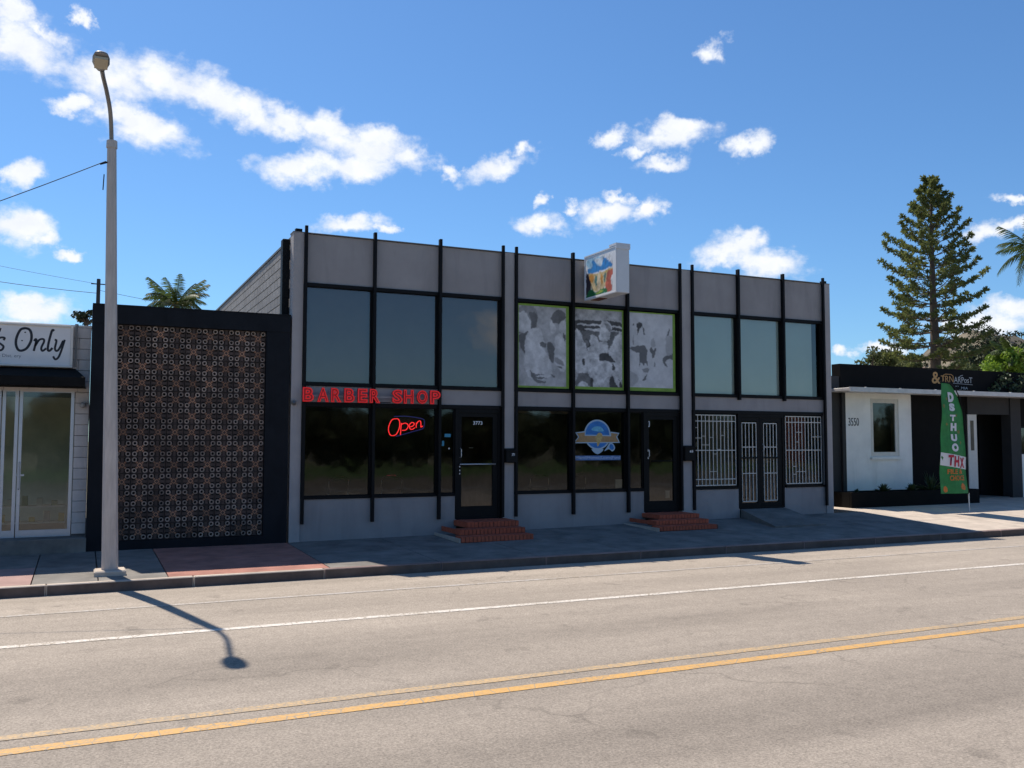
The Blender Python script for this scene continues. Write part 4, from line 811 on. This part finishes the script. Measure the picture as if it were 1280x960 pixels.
# feather flag
fl = thing('feather_flag', 'green feather flag with white vertical letters on a pole beside the planter', 'flag', (22.14, -.8, .1))
M_fg = mat('flag_green', (.018, .19, .045), .7, .25, 5); M_fw = mat('flag_white', (.62, .64, .66), .7); M_fr = mat('flag_red', (.40, .012, .04), .7); M_fo = mat('flag_orange', (.55, .17, .03), .7, .3, 12); M_fd = mat('flag_spot', (.16, .17, .04), .7, .3, 14)
PE = [(1.62, 21.52), (1.52, 21.68), (1.25, 21.86), (.85, 21.99), (.19, 22.09), (-.6, 22.10), (-1.40, 22.10)]
def edge(z):
    for (za, xa), (zb, xb) in zip(PE, PE[1:]):
        if z <= za and z >= zb: return xa+(xb-xa)*(za-z)/(za-zb)
    return PE[0][1]
def wave(x, z): return -.80+.045*math.sin(x*5.2+z*1.3)+.015*math.sin(z*6)
b = MB(); n = 40; m_ = 8
for i in range(n):
    za = 1.62-3.0*i/n; zb = 1.62-3.0*(i+1)/n
    for j in range(m_):
        def q(z, s): x0 = 21.13-.05*(1.62-z)/3; return (x0+(edge(z)-x0)*s, wave(x0+(edge(z)-x0)*s, z), z+2)
        b.face([q(za, j/m_), q(zb, j/m_), q(zb, (j+1)/m_), q(za, (j+1)/m_)])
ob = b.build('banner', M_fg, fl, smooth=True)
b = MB(); b.tube([(22.135, -.8, .1), (22.135, -.8, .62)], .018, 8); b.build('ground_stake', M_alu, fl)
b = MB(); b.tube([(22.135, -.8, .6)]+[(edge(z)+.012, -.80, z+2) for z in (-1.4, -.6, .19, .85, 1.25, 1.52, 1.62)]+[(21.15, -.8, 3.66)], .016, 8); b.build('pole', M_fin, fl, smooth=True)
def flagtext(nm, s, x0, x1, z0, z1, m, **k):
    me = text_mesh(s, x0, x1, z0+2, z1+2, -.87, m=m, **k)
    for v in me.vertices: v.co.y = wave(v.co.x, v.co.z-2)-.014
    add_mesh(nm, me, fl)
def flagz(py): return 1.62-(py-479)/(617-479)*2.99
for ch, pa, pb in (('D', 490, 502.5), ('S', 504, 514), ('T', 518.5, 526.5), ('H', 529, 539), ('U', 543, 552), ('O', 554.5, 565)): flagtext('letter', ch, 21.41 if ch in 'DST' else 21.44, 21.70 if ch in 'DST' else 21.74, flagz(pb), flagz(pa), M_fw, offset=.075)
b = MB()
for i in range(8):
    def q(s, t): x = 21.10+1.0*s; z = -.26-.135*s-.345*t; return (x, wave(x, z)-.004, z+2)
    b.face([q(i/8, 0), q(i/8, 1), q((i+1)/8, 1), q((i+1)/8, 0)])
b.build('white_band', M_fw, fl)
flagtext('letter', 'T', 21.33, 21.51, -.62, -.33, M_fr, offset=.05); flagtext('letter', 'H', 21.54, 21.75, -.65, -.36, M_fr, offset=.05); flagtext('letter', 'X', 21.79, 22.0, -.69, -.41, M_fr, offset=.05)
flagtext('lettering', 'FILE &', 21.33, 21.88, -.85, -.72, M_fo, offset=.03); flagtext('lettering', 'CHOICE', 21.40, 21.94, -1.03, -.89, M_fo, offset=.03)
rs = random.Random(4)
for cx, cz, r in ((21.25, -1.25, .10), (21.85, -1.2, .12), (21.35, 1.2, .05), (21.3, .5, .05), (21.85, .3, .06), (21.9, 0, .05), (21.2, 1.0, .06), (21.75, .75, .05)):
    b = MB(); pts = []
    for i in range(8):
        a = i*math.pi/4; rr = r*rs.uniform(.6, 1.1); x = cx+rr*math.cos(a); z = cz+rr*math.sin(a); pts.append((x, wave(x, z)-.003, z+2))
    b.face(pts); b.build('print_spot', M_fo if cz < -1 else M_fd, fl)

# ------------------------------------------------------------ street lamp
lp = thing('street_lamp', 'tall tapered concrete street lamp with a curved arm on the kerb side', 'street lamp', (.45, -2.9, -.02))
b = MB(); b.tube([(.45, -2.9, -.05), (.448, -2.9, .05), (.30, -2.9, 6.62)], [.125, .12, .068], 8); b.build('pole', M_pole, lp)
BX('base_collar', M_concl, lp, .225, .675, -3.12, -2.68, -.09, .035, bevel=.02)
b = MB(); b.tube([(.30, -2.9, 6.60), (.30, -2.9, 6.72)], [.082, .078], 8); b.build('pole_cap', M_pole, lp)
b = MB(); b.tube([(q.x, q.y, q.z) for q in spline([(.30, -2.9, 6.35), (.29, -2.93, 6.75), (.26, -3.1, 7.1), (.20, -3.35, 7.32), (.14, -3.65, 7.44), (.12, -3.8, 7.48)], 5)], .032, 10); b.build('arm', M_galv, lp, smooth=True)
b = MB(); cen = Vector((.10, -4.05, 7.52))
prof = [(-.24, .045, .035), (-.17, .085, .05), (-.04, .118, .062), (.12, .115, .06), (.22, .09, .04), (.25, .04, .02)]
rings = []
for (dy, hw, hh) in prof: rings.append([(cen.x+hw*math.cos(a), cen.y-dy, cen.z+hh*math.sin(a)*(1 if math.sin(a) > 0 else .55)+dy*.16) for a in [i*math.pi/6 for i in range(12)]])
base = 0
for r in rings: b.v += r
for i in range(len(rings)-1):
    for j in range(12): b.f.append((i*12+j, i*12+(j+1) % 12, (i+1)*12+(j+1) % 12, (i+1)*12+j)); b.m.append(0)
b.f.append(tuple(range(12))); b.m.append(0); b.f.append(tuple(range(60, 72))); b.m.append(0)
b.build('lamp_head', M_galv, lp, smooth=True)
b = MB(); b.hexa([(cen.x-.09, cen.y-.20, 7.485), (cen.x+.09, cen.y-.20, 7.485), (cen.x+.09, cen.y+.08, 7.44), (cen.x-.09, cen.y+.08, 7.44), (cen.x-.09, cen.y-.20, 7.52), (cen.x+.09, cen.y-.20, 7.52), (cen.x+.09, cen.y+.08, 7.48), (cen.x-.09, cen.y+.08, 7.48)]); b.build('lens', mat('lamp_lens', (.42, .38, .28), .35), lp)
b = MB(); b.tube([(.20, -2.98, 6.15), (.19, -2.99, 5.9)], .008, 6); b.tube([(.14, -3.0, 6.3), (.24, -2.97, 6.35)], .015, 6); b.build('cable_clamp', M_fin, lp)

# ------------------------------------------------------------ overhead cables and utility pole
def cable(label, p, q, sag, r, m=M_fin):
    p, q = Vector(p), Vector(q); b = MB(); n = 14
    b.tube([p.lerp(q, i/n)-Vector((0, 0, sag*4*(i/n)*(1-i/n))) for i in range(n+1)], r, 5); o = b.build('overhead_cable', m, None, loc=p); tag(o, label, 'cable')
cable('thin black cable running from the street lamp top to the left edge', (.22, -2.95, 6.37), (-6, -3.2, 3.2), .12, .007, mat('weathered_cable', (.05, .05, .05), .7))
M_cab = mat('cable_grey', (.06, .07, .08), .6)
cable('grey cable from the far utility pole, lowest of the three at left', (.55, 30, 9.15), (-16, 30, 11.6), .5, .014, M_cab); cable('faint thin cable from the far utility pole top to the left edge', (.55, 30, 9.6), (-16, 30, 12.6), .3, .008, M_cab)
cable('faint thin cable from the far utility pole passing over the palm tree', (.55, 30, 9.3), (22, 32, 8.2), .5, .010, M_cab)
t_ = thing('utility_pole', 'dark wooden utility pole rising behind the screen wall', 'pole', (.53, 30, 0)); b = MB(); b.tube([(.53, 30, -.3), (.53, 30, 9.85)], [.14, .085], 8); b.build('pole', mat('dark_wood', (.05, .045, .045), .9), t_)
b = MB(); b.tube([(.2, 30, 9.6), (.9, 30, 9.6)], .03, 6); b.build('crossarm', MATS['dark_wood'], t_)

# ------------------------------------------------------------ trees
M_bark = mat('bark', (.13, .09, .065), .95, .25, 8, .6, 30); M_pine = mat('pine_needles', (.15, .17, .055), .8, .45, 2.5); M_palm = mat('palm_leaf', (.085, .12, .03), .55, .3, 3); M_palm2 = mat('dry_palm_leaf', (.22, .17, .07), .8, .3, 3)
M_l1 = mat('leaf_olive', (.10, .115, .04), .7, .4, 1.2); M_l2 = mat('leaf_bright', (.20, .30, .03), .6, .4, 1.5); M_l3 = mat('leaf_dark', (.045, .055, .02), .8, .4, 1.0); M_l4 = mat('leaf_pale', (.20, .22, .10), .8, .35, 1.0)
rt = random.Random(11)
def leaves(b, c, r, n, s, rn, flat=1.0):
    for i in range(n):
        d = Vector((rn.gauss(0, 1), rn.gauss(0, 1), rn.gauss(0, 1))).normalized()*(rn.random()**.4)
        p = Vector((c[0]+d.x*r, c[1]+d.y*r, c[2]+d.z*r*flat)); a = Vector((rn.gauss(0, 1), rn.gauss(0, 1), rn.gauss(0, 1))).normalized(); u = a.orthogonal().normalized()*s*rn.uniform(.6, 1.3); v = a.cross(u).normalized()*s*.5*rn.uniform(.7, 1.3)
        b.face([p-u, p-v, p+u, p+v])
b = MB(); rn = random.Random(6)
for i in range(10): leaves(b, (27.0+i*.17, 2.02, 4.2-rn.uniform(0, .55)), .22, 26, .07, rn)
o = b.build('trailing_plant', M_leafd, None, loc=(27.8, 2.05, 4.3)); tag(o, 'dark leafy growth hanging over the black parapet at the right', 'plant', kind='stuff')
def leafify(m, f=.4):
    t = m.node_tree; b_ = t.nodes['Principled BSDF']; o_ = [n for n in t.nodes if n.type == 'OUTPUT_MATERIAL'][0]; tr = t.nodes.new('ShaderNodeBsdfTranslucent'); mxn = t.nodes.new('ShaderNodeMixShader'); mxn.inputs[0].default_value = f
    t.links.new(b_.inputs['Base Color'].links[0].from_socket, tr.inputs[0]); t.links.new(b_.outputs[0], mxn.inputs[1]); t.links.new(tr.outputs[0], mxn.inputs[2]); t.links.new(mxn.outputs[0], o_.inputs[0])
for m in (M_pine, M_palm, M_palm2, M_l1, M_l2, M_l4): leafify(m)
# tall pine with open tiers
px0, py0 = 51.7, 25.0
pt_ = thing('pine_tree', 'tall conical pine with open upturned branches behind the right building', 'tree', (px0, py0, 0)); b = MB()
zs = [0, 4, 8, 12, 16, 19.4, 20.0]; b.tube([(px0+.06*math.sin(z), py0, z*.985) for z in zs], [.50, .42, .33, .22, .12, .05, .02], 10); b.build('trunk', M_bark, pt_, smooth=True)
br = MB(); cr2 = MB(); rn = random.Random(21)
def prof_r(z):
    P = [(6.8, 3.1), (7.6, 3.5), (9, 3.5), (11.4, 3.45), (13.5, 3.0), (15, 2.5), (16.6, 1.9), (18, 1.1), (19.2, .5), (20, .2)]
    for (a, ra), (c, rc_) in zip(P, P[1:]):
        if z <= c: return ra+(rc_-ra)*max(0, (z-a)/(c-a))
    return .2
def tuft(p, s, k=9):
    for i in range(int(k*1.9)):
        d = Vector((rn.gauss(0, 1), rn.gauss(0, 1), rn.gauss(.35, .8))).normalized(); q = d.cross(Vector((rn.random(), rn.random(), rn.random()))).normalized()*s*.13
        cr2.face([p-q*.4, p+d*s*.6-q, p+d*s, p+d*s*.6+q, p+q*.4])
z = 6.9; wi = 0
while z < 19.8:
    nb = 6 if z < 16 else 5
    for k in range(nb):
        a = wi*1.1+k*2*math.pi/nb+rn.uniform(-.3, .3); R_ = prof_r(z)*rn.uniform(.74, 1.10); slope = -.30+(z-6.8)/13*.95
        o = Vector((px0, py0, z+rn.uniform(-.15, .15))); pts = []
        for i in range(7):
            s = i/6; pts.append(o+Vector((math.cos(a)*R_*s, math.sin(a)*R_*s, R_*(slope*s+.30*s*s*s))))
        br.tube(pts, [.06*(1-.7*i/6)*(1.2-z/25) for i in range(7)], 5, caps=False)
        nn_ = int(4+R_*3.0)
        for i in range(nn_):
            s = .34+.66*(i+rn.random()*.5)/nn_; f_ = s*6; i0 = min(int(f_), 5); p = pts[i0].lerp(pts[i0+1], f_-i0); sd = (-1 if i % 2 else 1)*rn.uniform(.05, .16)*R_*(1.25-s)*1.6
            e = p+Vector((-math.sin(a)*sd+math.cos(a)*.12, math.cos(a)*sd+math.sin(a)*.12, .05+rn.uniform(0, .14)))
            br.tube([p, e], [.018, .010], 4, caps=False); tuft(e, .29, 10)
        tuft(pts[-1], .27, 10)
    z += .86 if z < 16 else .62; wi += 1
tuft(Vector((px0, py0, 19.7)), .35, 14); br.build('branches', M_bark, pt_); cr2.build('crown', M_pine, pt_)
# palms
def frond_mesh(Lf, droop, nl, ll, rn, name='frond', m=M_palm):
    b = MB(); pts = []
    for i in range(11):
        s = i/10; pts.append(Vector((Lf*s*(1-.25*droop*s), 0, Lf*(.55*s-droop*s*s))))
    b.k = 0; b.tube(pts, [.035*(1-.8*i/10)+.006 for i in range(11)], 4, caps=False)
    for i in range(nl):
        s = .12+.88*i/nl; f_ = s*10; i0 = min(int(f_), 9); p = pts[i0].lerp(pts[i0+1], f_-i0); t = (pts[i0+1]-pts[i0]).normalized(); l_ = ll*(math.sin(math.pi*min(1, s*.85+.12))**.6)
        for sd in (-1, 1):
            d = (t*.75+Vector((0, sd, 0))*.75+Vector((0, 0, -.35-rn.random()*.45))).normalized(); e = p+d*l_*rn.uniform(.85, 1.1)+Vector((0, 0, -.15*l_)); w = t*.028; mid = p.lerp(e, .5)+Vector((0, 0, .06*l_))
            b.face([p-w, mid-w*1.3, e, mid+w*1.3, p+w])
    return b.mesh(name, m)
def palm(x, y, zc, Lf, label, seed, n=17, th=.16):
    rn_ = random.Random(seed); t_ = thing('palm_tree', label, 'palm', (x, y, 0)); b = MB(); b.tube([(x+.2, y, -.3), (x+.1, y, zc*.5), (x, y, zc)], [th*1.4, th, th*.9], 8); b.build('trunk', M_bark, t_)
    ms = [frond_mesh(Lf, dr, 34, Lf*.26, rn_) for dr in (.25, .55, .85, 1.1)]
    for i in range(n):
        k = 0 if i < n*.3 else (1 if i < n*.6 else (2 if i < n*.85 else 3)); inst('frond', ms[k], t_, (0, 0, zc), (0, [-.42, -.28, -.08, .1][k]+rn_.uniform(-.1, .1), i*2.4+rn_.uniform(-.2, .2)))
    b = MB(); leaves(b, (x, y, zc+.1), .28, 60, .12, rn_); b.build('crown_shaft', M_palm2, t_)
palm(6.62, 60, 12.95, 3.2, 'bushy palm crown showing above the black screen wall', 3, 26)
palm(62.9, 25, 15.6, 3.7, 'palm at the right edge with drooping fronds beside the pine', 8, 18)
# leafy trees beyond the right building
def tree(x, y, z0, zc, R_, m, label, seed, n=1500, s=.16, group=None, cat='tree', clumps=9, nm='leafy_tree', flat=.75):
    rn_ = random.Random(seed); t_ = thing(nm, label, cat, (x, y, z0), group); b = MB(); b.tube([(x, y, z0-.3), (x+.1, y, (z0+zc)/2), (x, y, zc)], [R_*.09+.04, R_*.07+.03, R_*.04+.02], 7)
    cb_ = MB()
    for i in range(clumps):
        a = rn_.uniform(0, 6.28); rr = R_*rn_.uniform(.2, .75); c = (x+rr*math.cos(a), y+rr*math.sin(a), zc+R_*rn_.uniform(-.4, .55)*flat*1.2); b.tube([(x, y, zc-R_*.5), c], [R_*.03+.01, .012], 5, caps=False)
        leaves(cb_, c, R_*rn_.uniform(.28, .5), n//clumps, s, rn_, flat)
    b.build('trunk', M_bark, t_); cb_.build('crown', m, t_); return t_
tree(53.0, 30, 0, 7.2, 1.5, M_l4, 'pale olive tree just right of the grey building roofline', 1, 1500, .15); tree(51.3, 30, 0, 7.8, 1.3, M_l1, 'scrubby tree with bare twigs left of the pine', 2, 900, .14); tree(56.0, 33, 0, 8.0, 1.5, M_l1, 'dark olive tree close to the left of the pine trunk', 3, 1200, .15)
tree(66, 40, 0, 8.6, 1.7, M_l1, 'small dark tree close to the right of the pine trunk', 4, 1300, .16); tree(72.8, 40, 0, 8.2, 2.0, M_l4, 'pale green tree in front of the brown hill', 5, 1600, .17); tree(64, 44, 0, 8.0, 1.4, M_l3, 'dark bush seen behind the pine trunk base', 12, 900, .16)
tree(77, 40, 0, 9.6, 3.2, M_l3, 'large dark green tree on the right beyond the hill', 6, 4000, .19, clumps=16); tree(88, 40, 0, 10.2, 3.8, M_l3, 'dark tree at the right edge behind the bright green one', 13, 4000, .2, clumps=16)
palm(42.2, 12.2, 6.2, 1.5, 'short bright green palm just behind the black parapet at right', 15, 20, .13)
tree(41.6, 12.5, 0, 5.9, 1.1, M_l2, 'bright yellow-green shrub tree behind the black parapet at right', 7, 3200, .11, clumps=14); tree(37.2, 12.6, 0, 4.9, .7, M_l2, 'small bright green bush behind the parapet, left of the short palm', 14, 900, .09)
tree(.05, 14, 0, 5.95, .42, M_l3, 'small round green treetop between the white shop and the screen', 8, 500, .07)
# dead stalks
t_ = thing('dead_shrub', 'thin bare upright stalks rising left of the pine', 'shrub', (52.3, 29, 6)); b = MB(); rn = random.Random(3)
for i in range(9):
    a = rn.uniform(0, 6.3); e = Vector((52.3+rn.uniform(-.5, .6), 29, 9.2+rn.uniform(-.8, 1.0))); b.tube([(52.3, 29, 3), (52.3, 29, 7.4), e], [.05, .04, .015], 5)
b.build('stalk', M_l1, t_)
# roof beyond and hill
t_ = thing('distant_house', 'faded pink tiled roof showing left of the pine trunk', 'house', (92, 62, 0)); M_rt = mat('pink_roof', (.42, .27, .22), .9, .15, 2)
b = MB(); b.box(86, 99, 60, 70, -.3, 9.9); b.build('wall', M_white, t_); b = MB(); b.face([(85.5, 59.5, 9.9), (99.5, 59.5, 9.9), (95, 65, 11.9), (90, 65, 11.9)]); b.face([(99.5, 59.5, 9.9), (99.5, 70.5, 9.9), (95, 65, 11.9)]); b.face([(85.5, 70.5, 9.9), (85.5, 59.5, 9.9), (90, 65, 11.9)]); b.face([(99.5, 70.5, 9.9), (85.5, 70.5, 9.9), (90, 65, 11.9), (95, 65, 11.9)]); b.build('roof', M_rt, t_)
b = MB(); rh = random.Random(8); nx, ny = 46, 16; H = {}
def hh(x, y):
    e = math.exp(-((x-470)/75)**2-((y-330)/70)**2)*60+math.exp(-((x-415)/30)**2-((y-300)/50)**2)*26
    return -1+e+2.2*math.sin(x*.11+y*.05)+1.6*math.sin(x*.23-y*.17)*min(1, e/10)
for i in range(nx):
    for j in range(ny):
        x0, x1 = 330+i*6, 336+i*6; y0, y1 = 200+j*18, 218+j*18
        b.face([(x0, y0, hh(x0, y0)), (x1, y0, hh(x1, y0)), (x1, y1, hh(x1, y1)), (x0, y1, hh(x0, y1))])
h_ = b.build('hill', mat('scrub_hill', (.15, .125, .085), .95, .5, .08, coord='pos'), smooth=True); tag(h_, kind='structure')
b = MB(); rn = random.Random(31)
for i in range(420):
    x = rn.uniform(380, 520); y = rn.uniform(240, 330); z = hh(x, y)
    if z < 8: continue
    leaves(b, (x, y, z+1.2), rn.uniform(1.2, 3), 16, .9, rn)
o = b.build('hill_scrub', M_l3); tag(o, kind='stuff')

# ------------------------------------------------------------ tree line across the street (what the shop glass mirrors)
src = None; rn = random.Random(17)
for i in range(26):
    x = -32+i*5.2+rn.uniform(-1, 1); y = -57+rn.uniform(-2, 2)
    if src is None:
        src = tree(x, y, 0, 3.2, 3.5, M_l3, 'dense dark tree in the row across the street', 40, 3600, .42, 'trees across the street', clumps=16, flat=.85); o = src
    else:
        o = copy_tree(src); o.location = (x, y, 0); o.rotation_euler.z = rn.uniform(0, 6.28); s_ = rn.uniform(.98, 1.14); o.scale = (s_, s_, s_)
b = MB()
for i in range(110): leaves(b, (-46+i*1.5, -60.5+rn.uniform(-1, 1), rn.uniform(.4, 3.4)), 1.8, 90, .55, rn)
o = b.build('hedge_row', M_l3); tag(o, kind='stuff')
# tubular chairs inside the shops
def chair(x, y, rz, label):
    t_ = thing('chair', label, 'chair', (0, 0, 0)); 
    for sx_ in (-.22, .22):
        b = MB(); b.tube([(q.x, q.y, q.z) for q in spline([(sx_, -.24, 0), (sx_, -.24, .44), (sx_, .18, .46), (sx_, .26, .86)], 4)], .014, 6); b.build('side_frame', M_chrome, t_, smooth=True); b = MB(); b.tube([(sx_, .2, 0), (sx_, .18, .46)], .014, 6); b.build('leg', M_chrome, t_)
    BX('seat', M_blk, t_, -.22, .22, -.24, .20, .45, .50, bevel=.01); BX('backrest', M_blk, t_, -.22, .22, .21, .25, .62, .88, bevel=.01); b = MB(); b.tube([(-.22, .26, .86), (-.1, .27, .93), (.1, .27, .93), (.22, .26, .86)], .014, 6); b.build('top_rail', M_chrome, t_)
    t_.location = (x, y, .33); t_.rotation_euler.z = rz
chair(9.6, .75, 3.0, 'chrome-framed black chair behind the plain glass left of the blue logo'); chair(10.55, .75, 3.2, 'chrome-framed black chair behind the glass under the blue logo'); chair(4.9, 1.0, 3.3, 'chrome-framed black chair behind the first barber shop pane'); chair(6.2, 1.1, 2.9, 'chrome-framed black chair behind the barber shop pane with the neon sign')
